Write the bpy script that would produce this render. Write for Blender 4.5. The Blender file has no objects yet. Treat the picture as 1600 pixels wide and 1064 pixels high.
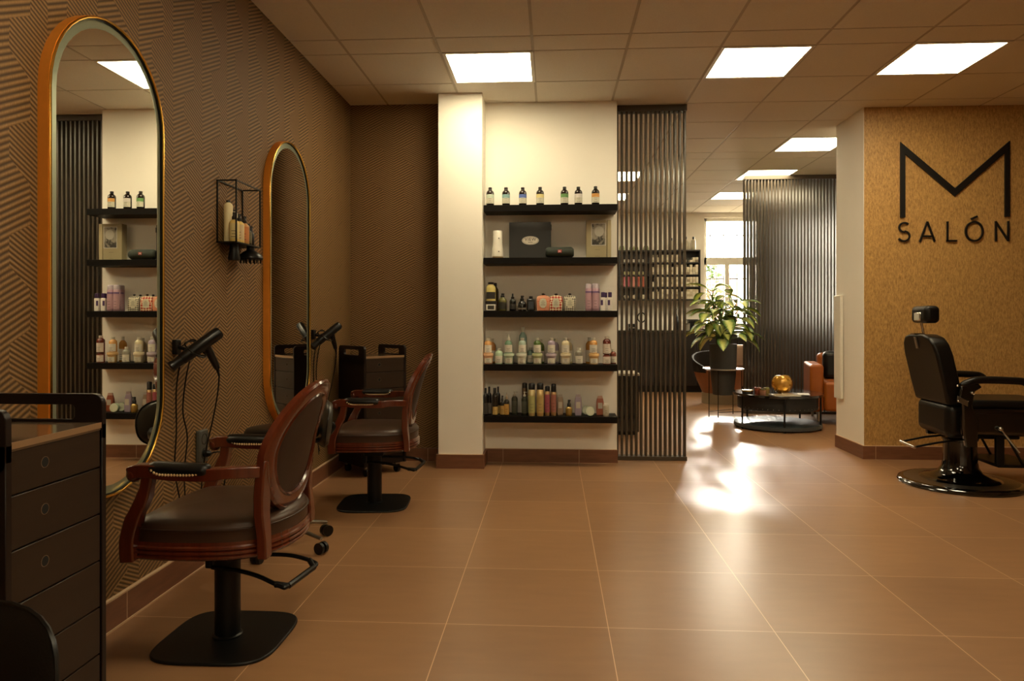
import bpy, math, random
from mathutils import Vector, Matrix
R = math.radians; PI = math.pi
rnd = random.Random(7)
SC = bpy.context.scene; COL = SC.collection
# ---------------------------------------------------------------- geometry of the place
CAMH = 1.136; TAN = math.tan(R(3.25)); CO = math.cos(R(3.25)); SI = math.sin(R(3.25)); F = 1111.0
CEIL = 2.85
def wx(px, Y):                       # world X of something measured on the plane Y
    u = (px - 800) / F; return (u - TAN) / (1 + TAN * u) * Y
def wz(py, X, Y): return CAMH + (498 - py) / F * (Y * CO - X * SI)
# ---------------------------------------------------------------- mesh helpers
class MB:
    def __init__(s): s.v = []; s.f = []
    def add(s, vs, fs):
        n = len(s.v); s.v += [tuple(v) for v in vs]; s.f += [tuple(i + n for i in f) for f in fs]; return s
    def box(s, x0, x1, y0, y1, z0, z1):
        v = [(x, y, z) for z in (z0, z1) for y in (y0, y1) for x in (x0, x1)]
        return s.add(v, [(0, 2, 3, 1), (4, 5, 7, 6), (0, 1, 5, 4), (2, 6, 7, 3), (0, 4, 6, 2), (1, 3, 7, 5)])
    def lathe(s, prof, c=(0, 0, 0), n=24, sx=1, sy=1, M=None):
        vs = []; fs = []; k = len(prof)
        for r, z in prof:
            for i in range(n):
                a = 2 * PI * i / n; p = Vector((c[0] + r * sx * math.cos(a), c[1] + r * sy * math.sin(a), c[2] + z))
                vs.append(M @ p if M else p)
        for j in range(k - 1):
            for i in range(n):
                a, b = j * n + i, j * n + (i + 1) % n; fs.append((a, b, b + n, a + n))
        if prof[0][0] > 1e-6: fs.append(tuple(range(n))[::-1])
        if prof[-1][0] > 1e-6: fs.append(tuple((k - 1) * n + i for i in range(n)))
        return s.add(vs, fs)
    def ball(s, c, r, n=16, sx=1, sy=1, sz=1, M=None):
        pr = [(max(1e-4, r * math.sin(PI * i / 10)), -r * sz * math.cos(PI * i / 10)) for i in range(11)]
        return s.lathe(pr, c, n, sx, sy, M)
    def tube(s, pts, r, n=8, closed=False, flat=1.0):
        pts = [Vector(p) for p in pts]; k = len(pts); rr = r if isinstance(r, (list, tuple)) else [r] * k
        vs = []; fs = []; up = Vector((0, 0, 1))
        d0 = (pts[1] - pts[0]).normalized()
        if abs(d0.z) > .9: up = Vector((1, 0, 0))
        a = d0.cross(up).normalized()
        for i, p in enumerate(pts):
            if closed: d = pts[(i + 1) % k] - pts[i - 1]
            else: d = pts[min(i + 1, k - 1)] - pts[max(i - 1, 0)]
            d.normalize(); a = (a - d * a.dot(d)).normalized(); b = d.cross(a)
            for j in range(n):
                t = 2 * PI * (j + .5) / n; vs.append(p + a * math.cos(t) * rr[i] + b * math.sin(t) * rr[i] * flat)
        m = k if closed else k - 1
        for i in range(m):
            for j in range(n):
                q = ((i + 1) % k) * n; fs.append((i * n + j, i * n + (j + 1) % n, q + (j + 1) % n, q + j))
        if not closed: fs.append(tuple(range(n))[::-1]); fs.append(tuple((k - 1) * n + j for j in range(n)))
        return s.add(vs, fs)
    def prism(s, poly, fn, a, b):    # polygon extruded between a and b; fn(u, v, w) gives the point
        n = len(poly); vs = [fn(u, v, a) for u, v in poly] + [fn(u, v, b) for u, v in poly]
        return s.add(vs, [tuple(range(n))[::-1], tuple(range(n, 2 * n))] + [(i, (i + 1) % n, n + (i + 1) % n, n + i) for i in range(n)])
    def ring(s, out, inn, fn, a, b): # plate with a hole
        n = len(out); vs = [fn(*p, w) for w in (a, b) for q in (out, inn) for p in q]; fs = []
        for i in range(n):
            j = (i + 1) % n
            fs += [(i, j, n + j, n + i), (2 * n + i, 3 * n + i, 3 * n + j, 2 * n + j), (i, 2 * n + i, 2 * n + j, j), (n + i, n + j, 3 * n + j, 3 * n + i)]
        return s.add(vs, fs)
    def xform(s, M): s.v = [tuple(M @ Vector(v)) for v in s.v]; return s
    def build(s, name, mat, parent=None, bevel=0, seg=2, sub=0, smooth=True, ang=38, label=None, ops=True):
        me = bpy.data.meshes.new(name); me.from_pydata(s.v, [], s.f); me.validate()
        import bmesh
        b = bmesh.new(); b.from_mesh(me); bmesh.ops.recalc_face_normals(b, faces=b.faces); b.to_mesh(me); b.free()
        if smooth:
            me.shade_smooth(); me.set_sharp_from_angle(angle=R(ang))
        o = bpy.data.objects.new(name, me); COL.objects.link(o); me.materials.append(mat)
        if parent: o.parent = parent
        if bevel:
            m = o.modifiers.new('b', 'BEVEL'); m.width = bevel; m.segments = seg; m.limit_method = 'ANGLE'; m.harden_normals = False
        if sub: m = o.modifiers.new('s', 'SUBSURF'); m.levels = m.render_levels = sub
        if label: o['label'] = label
        return o
def tag(o, label=None, cat=None, group=None, kind=None):
    if label: o['label'] = label
    if cat: o['category'] = cat
    if group: o['group'] = group
    if kind: o['kind'] = kind
    return o
def thing(name, label, cat, loc=(0, 0, 0), rz=0, group=None):
    o = bpy.data.objects.new(name, None); COL.objects.link(o); o.empty_display_size = .05
    o.location = loc; o.rotation_euler = (0, 0, rz); return tag(o, label, cat, group)
def struct(name, mb, mat, **k): return tag(mb.build(name, mat, smooth=k.pop('smooth', False), **k), kind='structure')
def copy_tree(o, parent=None):
    c = o.copy(); COL.objects.link(c); c.parent = parent
    for ch in list(o.children): copy_tree(ch, c)
    return c
def text(name, body, size, mat, parent, M, ext=.0006, align='CENTER', sp=1.0, label=None):
    cu = bpy.data.curves.new(name, 'FONT'); cu.body = body; cu.size = size; cu.extrude = ext; cu.align_x = align; cu.align_y = 'CENTER'; cu.space_character = sp
    tmp = bpy.data.objects.new(name + '_curve', cu); COL.objects.link(tmp); cu.materials.append(mat)
    bpy.context.view_layer.update(); me = bpy.data.meshes.new_from_object(tmp.evaluated_get(bpy.context.evaluated_depsgraph_get()))
    bpy.data.objects.remove(tmp); me.name = name; o = bpy.data.objects.new(name, me); COL.objects.link(o); o.parent = parent; o.matrix_local = M
    if not me.materials: me.materials.append(mat)
    if label: o['label'] = label
    return o
def rrect(x0, x1, y0, y1, r, n=6):
    out = []
    for cx, cy, a0 in ((x1 - r, y1 - r, 0), (x0 + r, y1 - r, 90), (x0 + r, y0 + r, 180), (x1 - r, y0 + r, 270)):
        for i in range(n + 1):
            a = R(a0 + 90 * i / n); out.append((cx + r * math.cos(a), cy + r * math.sin(a)))
    return out
def smooth_pts(P, m=6, closed=False):
    P = [Vector(p) for p in P]; out = []; k = len(P)
    for i in range(k if closed else k - 1):
        g = lambda j: P[j % k] if closed else P[max(0, min(k - 1, j))]
        a, b, c, d = g(i - 1), g(i), g(i + 1), g(i + 2)
        for q in range(m):
            t = q / m; out.append(.5 * ((2 * b) + (c - a) * t + (2 * a - 5 * b + 4 * c - d) * t * t + (3 * b - a - 3 * c + d) * t ** 3))
    if not closed: out.append(P[-1])
    return out
# ---------------------------------------------------------------- materials
def lin(c):
    if isinstance(c, str): c = tuple(int(c[i:i + 2], 16) / 255 for i in (0, 2, 4))
    return tuple(x / 12.92 if x <= .04045 else ((x + .055) / 1.055) ** 2.4 for x in c) + (1,)
class NT:                            # tiny node helper
    def __init__(s, name):
        s.m = bpy.data.materials.new(name); s.m.use_nodes = True; s.t = s.m.node_tree; s.b = s.t.nodes['Principled BSDF']
    def n(s, typ, **k):
        o = s.t.nodes.new(typ)
        for a, v in k.items(): setattr(o, a, v)
        return o
    def l(s, a, b): s.t.links.new(a, b)
    def math(s, op, a, b=None, c=None):
        o = s.n('ShaderNodeMath', operation=op)
        for i, x in enumerate((a, b, c)):
            if x is None: continue
            if isinstance(x, (int, float)): o.inputs[i].default_value = x
            else: s.l(x, o.inputs[i])
        return o.outputs[0]
    def mix(s, f, a, b):
        o = s.n('ShaderNodeMix', data_type='RGBA')
        for sock, x in ((o.inputs[0], f), (o.inputs[6], a), (o.inputs[7], b)):
            if isinstance(x, (int, float)): sock.default_value = x
            elif isinstance(x, tuple): sock.default_value = x
            else: s.l(x, sock)
        return o.outputs[2]
    def coords(s, scale=(1, 1, 1), kind='Object'):
        tc = s.n('ShaderNodeTexCoord'); mp = s.n('ShaderNodeMapping'); mp.inputs['Scale'].default_value = scale; mp.inputs['Location'].default_value = (.31, .17, .37)
        s.l(tc.outputs[kind], mp.inputs[0]); return mp.outputs[0]
    def noise(s, vec, scale, detail=3, rough=.5):
        o = s.n('ShaderNodeTexNoise'); s.l(vec, o.inputs['Vector']); o.inputs['Scale'].default_value = scale
        o.inputs['Detail'].default_value = detail; o.inputs['Roughness'].default_value = rough; return o.outputs['Fac']
    def bump(s, h, strength=.3, dist=.002):
        o = s.n('ShaderNodeBump'); o.inputs['Strength'].default_value = strength; o.inputs['Distance'].default_value = dist
        s.l(h, o.inputs['Height']); s.l(o.outputs[0], s.b.inputs['Normal'])
def pm(name, col, rough=.5, metal=0, coat=0, trans=0, vary=0, vs=40, spec=None, vscale=(1, 1, 1), bump=0, emis=None, es=0, coatr=.1):
    k = NT(name); b = k.b
    b.inputs['Base Color'].default_value = lin(col); b.inputs['Roughness'].default_value = rough; b.inputs['Metallic'].default_value = metal
    b.inputs['Coat Weight'].default_value = coat; b.inputs['Coat Roughness'].default_value = coatr; b.inputs['Transmission Weight'].default_value = trans
    if spec is not None: b.inputs['Specular IOR Level'].default_value = spec
    if emis: b.inputs['Emission Color'].default_value = lin(emis); b.inputs['Emission Strength'].default_value = es
    v = vary or .06
    c = k.coords(vscale); nz = k.noise(c, vs)
    L = lin(col); dk = tuple(x * (1 - v) for x in L[:3]) + (1,); lt = tuple(min(1, x * (1 + v)) for x in L[:3]) + (1,)
    k.l(k.mix(nz, dk, lt), b.inputs['Base Color'])
    if bump: k.bump(nz, bump)
    return k.m
# wallpaper with panels of slanted stripes; axis = the horizontal axis of the wall
def wallpaper(name, axis, off):
    k = NT(name); tc = k.n('ShaderNodeTexCoord'); sp = k.n('ShaderNodeSeparateXYZ'); k.l(tc.outputs['Object'], sp.inputs[0])
    h = k.math('ADD', sp.outputs[axis], off); z = sp.outputs[2]
    per = .2525; u = k.math('DIVIDE', h, per); colr = k.math('FLOOR', u); fu = k.math('SUBTRACT', u, colr)
    sh = k.math('FRACT', k.math('MULTIPLY', colr, .43))
    fv = k.math('FRACT', k.math('ADD', k.math('DIVIDE', z, .325), sh))          # 0 just above a step, 1 at the next one up
    # ridge: outer just above the step, runs in diagonally, inner below the next step
    slope = k.n('ShaderNodeMapRange'); k.l(fv, slope.inputs[0])
    slope.inputs[1].default_value = .38; slope.inputs[2].default_value = .72; slope.inputs[3].default_value = .70; slope.inputs[4].default_value = .36
    # tilt of the step itself follows the rising stripes
    fv2 = k.math('FRACT', k.math('ADD', k.math('DIVIDE', k.math('SUBTRACT', z, k.math('MULTIPLY', k.math('MULTIPLY', fu, per), .5)), .325), sh))
    k.l(fv2, slope.inputs[0])
    rising = k.math('LESS_THAN', fu, slope.outputs[0])
    hx = k.math('MULTIPLY', fu, per)
    s1 = k.math('SINE', k.math('MULTIPLY', k.math('SUBTRACT', z, k.math('MULTIPLY', hx, .5)), 2 * PI / .0203))
    s2 = k.math('SINE', k.math('MULTIPLY', k.math('ADD', z, k.math('MULTIPLY', hx, .5)), 2 * PI / .0165))
    st = k.n('ShaderNodeMix', data_type='FLOAT'); k.l(rising, st.inputs[0]); k.l(s2, st.inputs[2]); k.l(s1, st.inputs[3])
    f = k.math('MULTIPLY_ADD', st.outputs[0], .5, .5)
    mp = k.n('ShaderNodeMapping'); mp.inputs['Scale'].default_value = (60, 60, 9); k.l(tc.outputs['Object'], mp.inputs[0])
    nz = k.noise(mp.outputs[0], 6, 3); mp2 = k.n('ShaderNodeMapping'); mp2.inputs['Scale'].default_value = (1, 1, .6); k.l(tc.outputs['Object'], mp2.inputs[0])
    blot = k.noise(mp2.outputs[0], 2.2, 3)
    f2 = k.math('MULTIPLY', f, k.math('MULTIPLY_ADD', nz, .9, .45))
    c = k.mix(f2, lin('412e1a'), lin('a07a4c'))
    c = k.mix(k.math('MULTIPLY', blot, .35), c, lin('6a5030'))
    k.l(c, k.b.inputs['Base Color']); k.b.inputs['Roughness'].default_value = .62; k.bump(f2, .5, .003); k.b.inputs['Specular IOR Level'].default_value = .35
    return k.m
def goldpaper():
    k = NT('gold_wallpaper'); c = k.coords((42, 42, 13)); a = k.noise(c, 2.8, 4, .65)
    c2 = k.coords((1, 1, .3)); b = k.noise(c2, 3, 4); c3 = k.coords((110, 110, 45)); d = k.noise(c3, 3, 3, .7)
    f = k.math('ADD', k.math('MULTIPLY', a, .7), k.math('MULTIPLY', d, .4)); rp = k.n('ShaderNodeMapRange'); k.l(f, rp.inputs[0]); rp.inputs[1].default_value = .38; rp.inputs[2].default_value = .72
    col = k.mix(rp.outputs[0], lin('80592c'), lin('d6a868')); col = k.mix(k.math('MULTIPLY', b, .3), col, lin('b08a48'))
    k.l(col, k.b.inputs['Base Color']); k.b.inputs['Roughness'].default_value = .45; k.bump(f, .35, .002); return k.m
def lines(k, sock, off, per, w):     # 1 on thin joints
    f = k.math('FRACT', k.math('DIVIDE', k.math('SUBTRACT', sock, off - w / 2), per))
    return k.math('LESS_THAN', f, w / per)
def floormat():
    k = NT('floor_tiles'); tc = k.n('ShaderNodeTexCoord'); sp = k.n('ShaderNodeSeparateXYZ'); k.l(tc.outputs['Object'], sp.inputs[0])
    g = k.math('MAXIMUM', lines(k, sp.outputs[0], .205, .6, .003), lines(k, sp.outputs[1], 2.63, .5965, .003))
    tx = k.math('FLOOR', k.math('DIVIDE', k.math('SUBTRACT', sp.outputs[0], .205), .6)); ty = k.math('FLOOR', k.math('DIVIDE', k.math('SUBTRACT', sp.outputs[1], 2.63), .5965))
    cb = k.n('ShaderNodeCombineXYZ'); k.l(tx, cb.inputs[0]); k.l(ty, cb.inputs[1]); wn = k.n('ShaderNodeTexWhiteNoise'); k.l(cb.outputs[0], wn.inputs['Vector'])
    n1 = k.noise(k.coords((1, 4, 1)), 6, 2, .5); n2 = k.noise(k.coords((1, 1, 1)), 1.6, 3)
    f = k.math('ADD', k.math('MULTIPLY', n1, .3), k.math('ADD', k.math('MULTIPLY', n2, .45), k.math('MULTIPLY', wn.outputs[0], .22)))
    c = k.mix(f, lin('79563b'), lin('ab8059')); c = k.mix(g, c, lin('d6b28c')); k.l(c, k.b.inputs['Base Color'])
    r = k.math('ADD', k.math('MULTIPLY', n1, .10), .24); k.b.inputs['Roughness'].default_value = .31
    k.b.inputs['Specular IOR Level'].default_value = .75
    return k.m
def basemat(name, axis, off):
    k = NT(name); tc = k.n('ShaderNodeTexCoord'); sp = k.n('ShaderNodeSeparateXYZ'); k.l(tc.outputs['Object'], sp.inputs[0])
    g = lines(k, sp.outputs[axis], off, .6, .004); n1 = k.noise(k.coords((1, 1, 6)), 8, 4)
    c = k.mix(n1, lin('5e3a28'), lin('85573d')); c = k.mix(g, c, lin('b89878')); k.l(c, k.b.inputs['Base Color']); k.b.inputs['Roughness'].default_value = .4; return k.m
def ceilmat():
    k = NT('ceiling_tile'); n1 = k.noise(k.coords(), 130, 4, .7); n2 = k.noise(k.coords(), 1.3, 2)
    c = k.mix(k.math('ADD', k.math('MULTIPLY', n1, .6), k.math('MULTIPLY', n2, .4)), lin('c9c2b4'), lin('f2ece0')); k.l(c, k.b.inputs['Base Color'])
    k.b.inputs['Roughness'].default_value = .85; k.bump(n1, .4, .002); return k.m
def woodmat(name, a, b, rough=.28, axis=2, coat=.4, spec=.5):
    s = [22, 22, 22]; s[axis] = 2.2; k = NT(name); n1 = k.noise(k.coords(tuple(s)), 1.6, 5, .6)
    k.l(k.mix(n1, lin(a), lin(b)), k.b.inputs['Base Color']); k.b.inputs['Roughness'].default_value = rough; k.b.inputs['Coat Weight'].default_value = coat; k.b.inputs['Coat Roughness'].default_value = .12; k.b.inputs['Specular IOR Level'].default_value = spec
    k.bump(n1, .08, .001); return k.m
def leather(name, a, rough=.42):
    k = NT(name); k.b.inputs['Specular IOR Level'].default_value = .32; v = k.n('ShaderNodeTexVoronoi'); k.l(k.coords(), v.inputs['Vector']); v.inputs['Scale'].default_value = 260
    n1 = k.noise(k.coords(), 9, 3); L = lin(a)
    k.l(k.mix(n1, tuple(x * .8 for x in L[:3]) + (1,), tuple(x * 1.2 for x in L[:3]) + (1,)), k.b.inputs['Base Color']); k.b.inputs['Roughness'].default_value = rough
    k.bump(v.outputs['Distance'], .25, .0006); return k.m
def emit(name, col, s):
    k = NT(name); k.b.inputs['Base Color'].default_value = (.8, .8, .8, 1); k.b.inputs['Emission Color'].default_value = col; k.b.inputs['Emission Strength'].default_value = s; return k.m
def glassmat(name, tint=(1, 1, 1, 1), refl=.08):
    k = NT(name); t = k.n('ShaderNodeBsdfTransparent'); t.inputs[0].default_value = tint; g = k.n('ShaderNodeBsdfGlossy'); g.inputs['Roughness'].default_value = .03
    m = k.n('ShaderNodeMixShader'); m.inputs[0].default_value = refl; k.l(t.outputs[0], m.inputs[1]); k.l(g.outputs[0], m.inputs[2])
    k.l(m.outputs[0], k.t.nodes['Material Output'].inputs[0]); return k.m
def leafmat(name, edge, mid, attr='lat', rough=.4):
    k = NT(name); a = k.n('ShaderNodeAttribute', attribute_name=attr); n1 = k.noise(k.coords(), 60, 4, .7)
    f = k.math('ADD', a.outputs['Fac'], k.math('MULTIPLY', k.math('SUBTRACT', n1, .5), 1.1)); rp = k.n('ShaderNodeMapRange'); k.l(f, rp.inputs[0]); rp.inputs[1].default_value = .25; rp.inputs[2].default_value = .8
    k.l(k.mix(rp.outputs[0], lin(mid), lin(edge)), k.b.inputs['Base Color']); k.b.inputs['Roughness'].default_value = rough
    k.b.inputs['Subsurface Weight'].default_value = 0; return k.m
WARM = (1.0, .85, .55, 1)
M = {}
M['left'] = wallpaper('striped_wallpaper_side', 1, -2.955 + .2525 * 20); M['back'] = wallpaper('striped_wallpaper_back', 0, 5.06)
M['gold'] = goldpaper(); M['floor'] = floormat(); M['ceil'] = ceilmat()
M['white'] = pm('white_plaster', 'f2ede2', .8, vary=.03, vs=3); M['plast'] = pm('white_paint', 'e4e0d4', .5)
M['bby'] = basemat('skirting_tile_side', 1, 3.2); M['bbx'] = basemat('skirting_tile_back', 0, -.39)
M['grout'] = pm('cream_grout', 'c4a584', .8)
M['panel'] = emit('light_diffuser', WARM, 9.0)
M['shelf'] = woodmat('black_brown_wood', '080503', '0f0a07', .5, 0, 0, .15)
M['slat'] = pm('charcoal_slat', '463c30', .38, vary=.08, vs=12, spec=.4)
M['brass'] = pm('polished_brass', 'f0b858', .22, 1, vary=.05); M['brass_side'] = pm('satin_brass', 'ee9a3a', .5, .6, vary=.08)
M['mirror'] = pm('mirror_glass', 'fbfbf4', .006, 1, vary=.001); M['bevel'] = pm('mirror_bevel', '9aa28c', .3, .55, vary=.01)  # bevel's grey-green stands for a reflection, put into its colour
M['wood'] = woodmat('mahogany', '38140a', '70301a', .22, 2, .6)
M['seat'] = leather('brown_leather', '402c20', .36); M['seatback'] = leather('dark_brown_leather', '35231a', .5)
M['black'] = pm('black_metal', '0a0908', .42, vary=.1, spec=.3); M['blackp'] = pm('black_plastic', '0c0b0a', .32, vary=.1, spec=.35); M['lacquer'] = pm('black_lacquer', '060505', .08, coat=1, vary=.1)
M['bleather'] = leather('black_leather', '0b0806', .36); M['chrome'] = pm('chrome', 'd8d4cc', .1, 1, vary=.02); M['steel'] = pm('brushed_steel', '9a948a', .3, 1)
M['cart'] = woodmat('brown_laminate', '261a12', '34261b', .45, 1, .05, .25); M['cartd'] = woodmat('dark_laminate', '140b08', '1d120e', .42, 2, .05, .25); M['carttop'] = pm('cart_top', '5d4c3d', .13, vary=.12, vs=5, coat=.5)
M['edge'] = pm('pale_edge', '8d6f50', .4); M['hole'] = pm('hole_shadow', '0b0806', .9)  # edge: worktop front strip, paler than the panels
M['cartrim'] = pm('cart_hole_rim', '7a6248', .4); M['outlet'] = pm('grey_plastic', '4b4a44', .35); M['nail'] = pm('brass_nail', 'e0c090', .3, .3)
M['orange'] = leather('orange_leather', '9c531b', .4); M['tan'] = leather('tan_leather', '8a5838', .45); M['beige'] = pm('beige_fabric', '8a7a60', .8, vary=.1, vs=80)
M['pot'] = pm('charcoal_pot', '3a3835', .6, vary=.12, vs=14); M['soil'] = pm('soil', '241a12', .9, vary=.4, vs=60)
M['leaf'] = leafmat('variegated_leaf', '3e6420', 'ccd276'); M['stem'] = pm('green_stem', '4d6230', .5)
M['bush'] = pm('bush_leaf', '2c4218', .6, vary=.4, vs=5); M['bark'] = pm('bark', '5a4630', .9); M['ground'] = pm('paving', '5a5246', .9, vary=.2, vs=3); M['rose'] = pm('pink_render', '9a6c5c', .9, vary=.1, vs=2)
M['glass'] = glassmat('window_glass'); M['amberglass'] = pm('amber_mercury_glass', 'f0b040', .10, .2, trans=.6, vary=.12, vs=30)
M['counter'] = pm('dark_cabinet', '1b1512', .4, vary=.15); M['ctop'] = pm('counter_top', '2b2622', .2)
M['paper'] = pm('magazine_paper', 'c9c0ae', .4, vary=.2, vs=12); M['sign'] = pm('matt_black_sign', '0c0a09', .45)
# ---------------------------------------------------------------- setting
WL, WB = -1.62, 5.63                 # left wall, back wall
struct('floor', MB().box(-1.9, 6.3, -3.2, 11.9, -.05, 0), M['floor'])
ROWS = [-3.2, -2.7, -2.1, -1.5, -.9, -.3, .3, .9, 1.5, 2.1, 2.51, 3.11, 3.71, 4.31, 4.55, 5.15, 5.73, 6.29, 6.86, 7.44, 7.74, 8.33, 8.93, 9.17, 9.77, 10.37, 10.97, 11.7]
COLS = [-1.9, -1.31, -.715, -.12, .475, 1.065, 1.655, 2.245, 2.845, 3.44, 4.04, 4.63, 5.23, 5.83, 6.3]
LIGHTS = {(2, 14): 'ceiling light nearest the herringbone wall, above the white column', (5, 14): 'middle ceiling light of the nearest row of three', (7, 14): 'ceiling light in front of the gold sign wall',
          (7, 18): 'ceiling light half hidden by the white end of the sign wall', (7, 21): 'ceiling light over the far slatted screen', (7, 24): 'farthest ceiling light, in front of the window',
          (4, 21): 'ceiling light glimpsed through the near slatted screen, nearer of two', (4, 24): 'ceiling light glimpsed through the near slatted screen, farther of two',
          (2, 8): None, (5, 8): None, (2, 3): None, (5, 3): None}  # rearmost pair is unseen, added as fill for surfaces facing the camera
struct('ceiling', MB().box(-1.9, 6.3, -3.2, 11.9, 2.87, 2.95), pm('ceiling_void', '302820', .9))
ct = MB()
for i in range(len(COLS) - 1):
    for j in range(len(ROWS) - 1):
        if (i, j) in LIGHTS: continue
        ct.box(COLS[i] + .004, COLS[i + 1] - .014, ROWS[j] + .003, ROWS[j + 1] - .011, CEIL, 2.869)
struct('trim_1', ct, M['ceil'])
gb = MB()
for x in COLS[1:-1]: gb.box(x - .017, x + .007, -3.2, 11.9, CEIL + .002, 2.869)
for y in ROWS[1:-1]: gb.box(-1.9, 6.3, y - .014, y + .006, CEIL + .003, 2.869)
struct('trim_2', gb, pm('ceiling_grid', 'b3a896', .6))
for (i, j), lab in LIGHTS.items():
    x0, x1, y0, y1 = COLS[i], COLS[i + 1], ROWS[j], ROWS[j + 1]
    t = thing('ceiling_light', 'square white ' + (lab or 'unseen ceiling light outside the frame'), 'ceiling light', ((x0 + x1) / 2, (y0 + y1) / 2, CEIL), 0, 'square ceiling light panels')
    hx, hy = (x1 - x0) / 2 - .004, (y1 - y0) / 2 - .004
    MB().ring([(-hx, -hy), (hx, -hy), (hx, hy), (-hx, hy)], [(-hx + .022, -hy + .022), (hx - .022, -hy + .022), (hx - .022, hy - .022), (-hx + .022, hy - .022)], lambda u, v, w: (u, v, w), -.003, .018).build('frame', M['plast'], t, smooth=False)
    MB().box(-hx + .022, hx - .022, -hy + .022, hy - .022, .001, .012).build('diffuser', M['panel'], t, smooth=False)
struct('wall_left', MB().box(-1.9, WL, -3.2, 11.9, 0, CEIL + .01), M['left'])
struct('wall_back_striped', MB().box(WL, -.86, WB, 5.83, 0, CEIL + .01), M['back'])
struct('wall_back_white', MB().box(-.86, .507, WB, 5.83, 0, CEIL + .01), M['white'])
struct('wall_column', MB().box(-.868, -.531, 5.37, WB, 0, CEIL + .01), M['white'], bevel=.004)
struct('wall_sign_side', MB().box(2.523, 2.55, 5.925, 6.48, 0, CEIL + .01), M['white'])
struct('wall_sign', MB().box(2.526, 5.0, 5.92, 6.0, 0, CEIL + .01), M['gold'])
struct('wall_right', MB().box(5.0, 5.2, -3.2, 6.48, 0, CEIL + .01), M['left'])
struct('wall_sign_back', MB().box(2.55, 6.3, 6.40, 6.48, 0, CEIL + .01), M['white'])
struct('wall_far_right', MB().box(6.1, 6.3, 6.48, 11.9, 0, CEIL + .01), M['white'])
struct('wall_front', MB().box(-1.9, 5.2, -3.2, -3.0, 0, CEIL + .01), M['white'])
WY = 11.65; X0, X1, Z0, Z1 = 2.45, 3.68, 1.0, 2.767
wf = MB().box(-1.9, X0, WY, 11.9, 0, 2.95).box(X1, 6.3, WY, 11.9, 0, 2.95).box(X0, X1, WY, 11.9, 0, Z0).box(X0, X1, WY, 11.9, Z1, 2.95)
struct('wall_far', wf, M['white'])
BB = .105
struct('baseboard_left', MB().box(WL, WL + .016, -3, WB, 0, BB), M['bby'])
struct('trim_3', MB().box(WL, WL + .0155, -3, WB, BB, BB + .006).box(WL + .016, WL + .02, -3, WB, 0, .0025), M['grout'])
struct('baseboard_back', MB().box(WL, -.882, WB - .015, WB, 0, BB).box(-.531, .512, WB - .015, WB, 0, BB), M['bbx'])
struct('baseboard_column', MB().box(-.882, -.516, 5.355, 5.37, 0, BB).box(-.882, -.868, 5.37, WB, 0, BB).box(-.531, -.516, 5.37, WB - .015, 0, BB), M['bbx'])
struct('trim_4', MB().box(WL, .512, WB - .018, WB - .015, 0, .0025).box(-.53, .508, WB - .014, WB, BB, BB + .003).box(-.88, -.518, 5.357, 5.37, BB, BB + .003), M['grout'])
struct('baseboard_sign', MB().box(2.51, 5.0, 5.905, 5.92, 0, BB).box(2.51, 2.523, 5.92, 6.48, 0, BB), M['bbx'])
struct('trim_5', MB().box(2.512, 5.0, 5.908, 5.92, BB, BB + .004).box(2.512, 2.523, 5.92, 6.48, BB, BB + .004), M['grout'])
# window
wn = thing('window_1', None, None, (0, WY, 0)); tag(wn, kind='structure')
fr = MB()
def bar(x0, x1, z0, z1, d=.05): fr.box(x0, x1, .06, .06 + d, z0, z1)
bar(X0, X1, Z1 - .05, Z1); bar(X0, X1, Z0, Z0 + .05); bar(X0, X0 + .05, Z0, Z1); bar(X1 - .05, X1, Z0, Z1); bar(X0, X1, 2.01, 2.13, .07)
for xm in (2.83, 3.22): bar(xm - .035, xm + .035, Z0, 2.02, .06)
fr.build('window_frame', M['plast'], wn, bevel=.004)
MB().box(X0 + .02, X1 - .02, .08, .086, Z0 + .02, Z1 - .02).build('pane', M['glass'], wn, smooth=False)
MB().box(X0 - .03, X1 + .03, -.03, .10, Z0 - .03, Z0).build('window_sill', M['plast'], wn, bevel=.004)
gr = MB()
for z in (1.1, 1.45, 1.8, 2.52): gr.tube([(X0 - .1, 12.0, z), (X1 + .1, 12.0, z)], .010, 6)
for q in range(16): gr.tube([(X0 - .05 + q * .11, 12.0, .95), (X0 - .05 + q * .11, 12.0, 2.56)], .007, 6)
tag(gr.build('window_grille', M['black']), 'thin black metal grille outside the far window', 'grille')
# outside
struct('ground', MB().box(-6, 14, 11.9, 26, -.3, -.05), M['ground'])
def bush(x, y, h, w, n, lab, seed, base=-.05, cat='bush'):
    r = random.Random(seed); t = thing('garden_bush', lab, cat, (x, y, base)); f = MB()
    for _ in range(n):
        a, b = r.uniform(0, 2 * PI), r.uniform(0, 1) ** .5; z = r.uniform(.25, 1) * h; rr = w * b * math.sin(PI * min(1, z / h * .85 + .1))
        c = Vector((rr * math.cos(a), rr * math.sin(a), z)); d = Vector((r.gauss(0, 1), r.gauss(0, 1), r.gauss(0, .6))).normalized(); e = d.cross(Vector((r.gauss(0, 1), r.gauss(0, 1), 1))).normalized(); s = r.uniform(.05, .10)
        f.add([c - d * s, c + e * s * .4, c + d * s, c - e * s * .4], [(0, 1, 2, 3)])
    f.build('foliage', M['bush'], t, smooth=False)
    MB().tube([(0, 0, 0), (.03, 0, h * .4), (-.02, .02, h * .8)], [.04, .03, .015]).build('stem', M['bark'], t)
bush(2.9, 13.4, 2.3, .55, 420, 'leafy green bush outside the left window pane', 1); bush(4.3, 14.2, 2.0, .6, 350, 'green bush outside further right behind the far window', 2)
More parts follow.
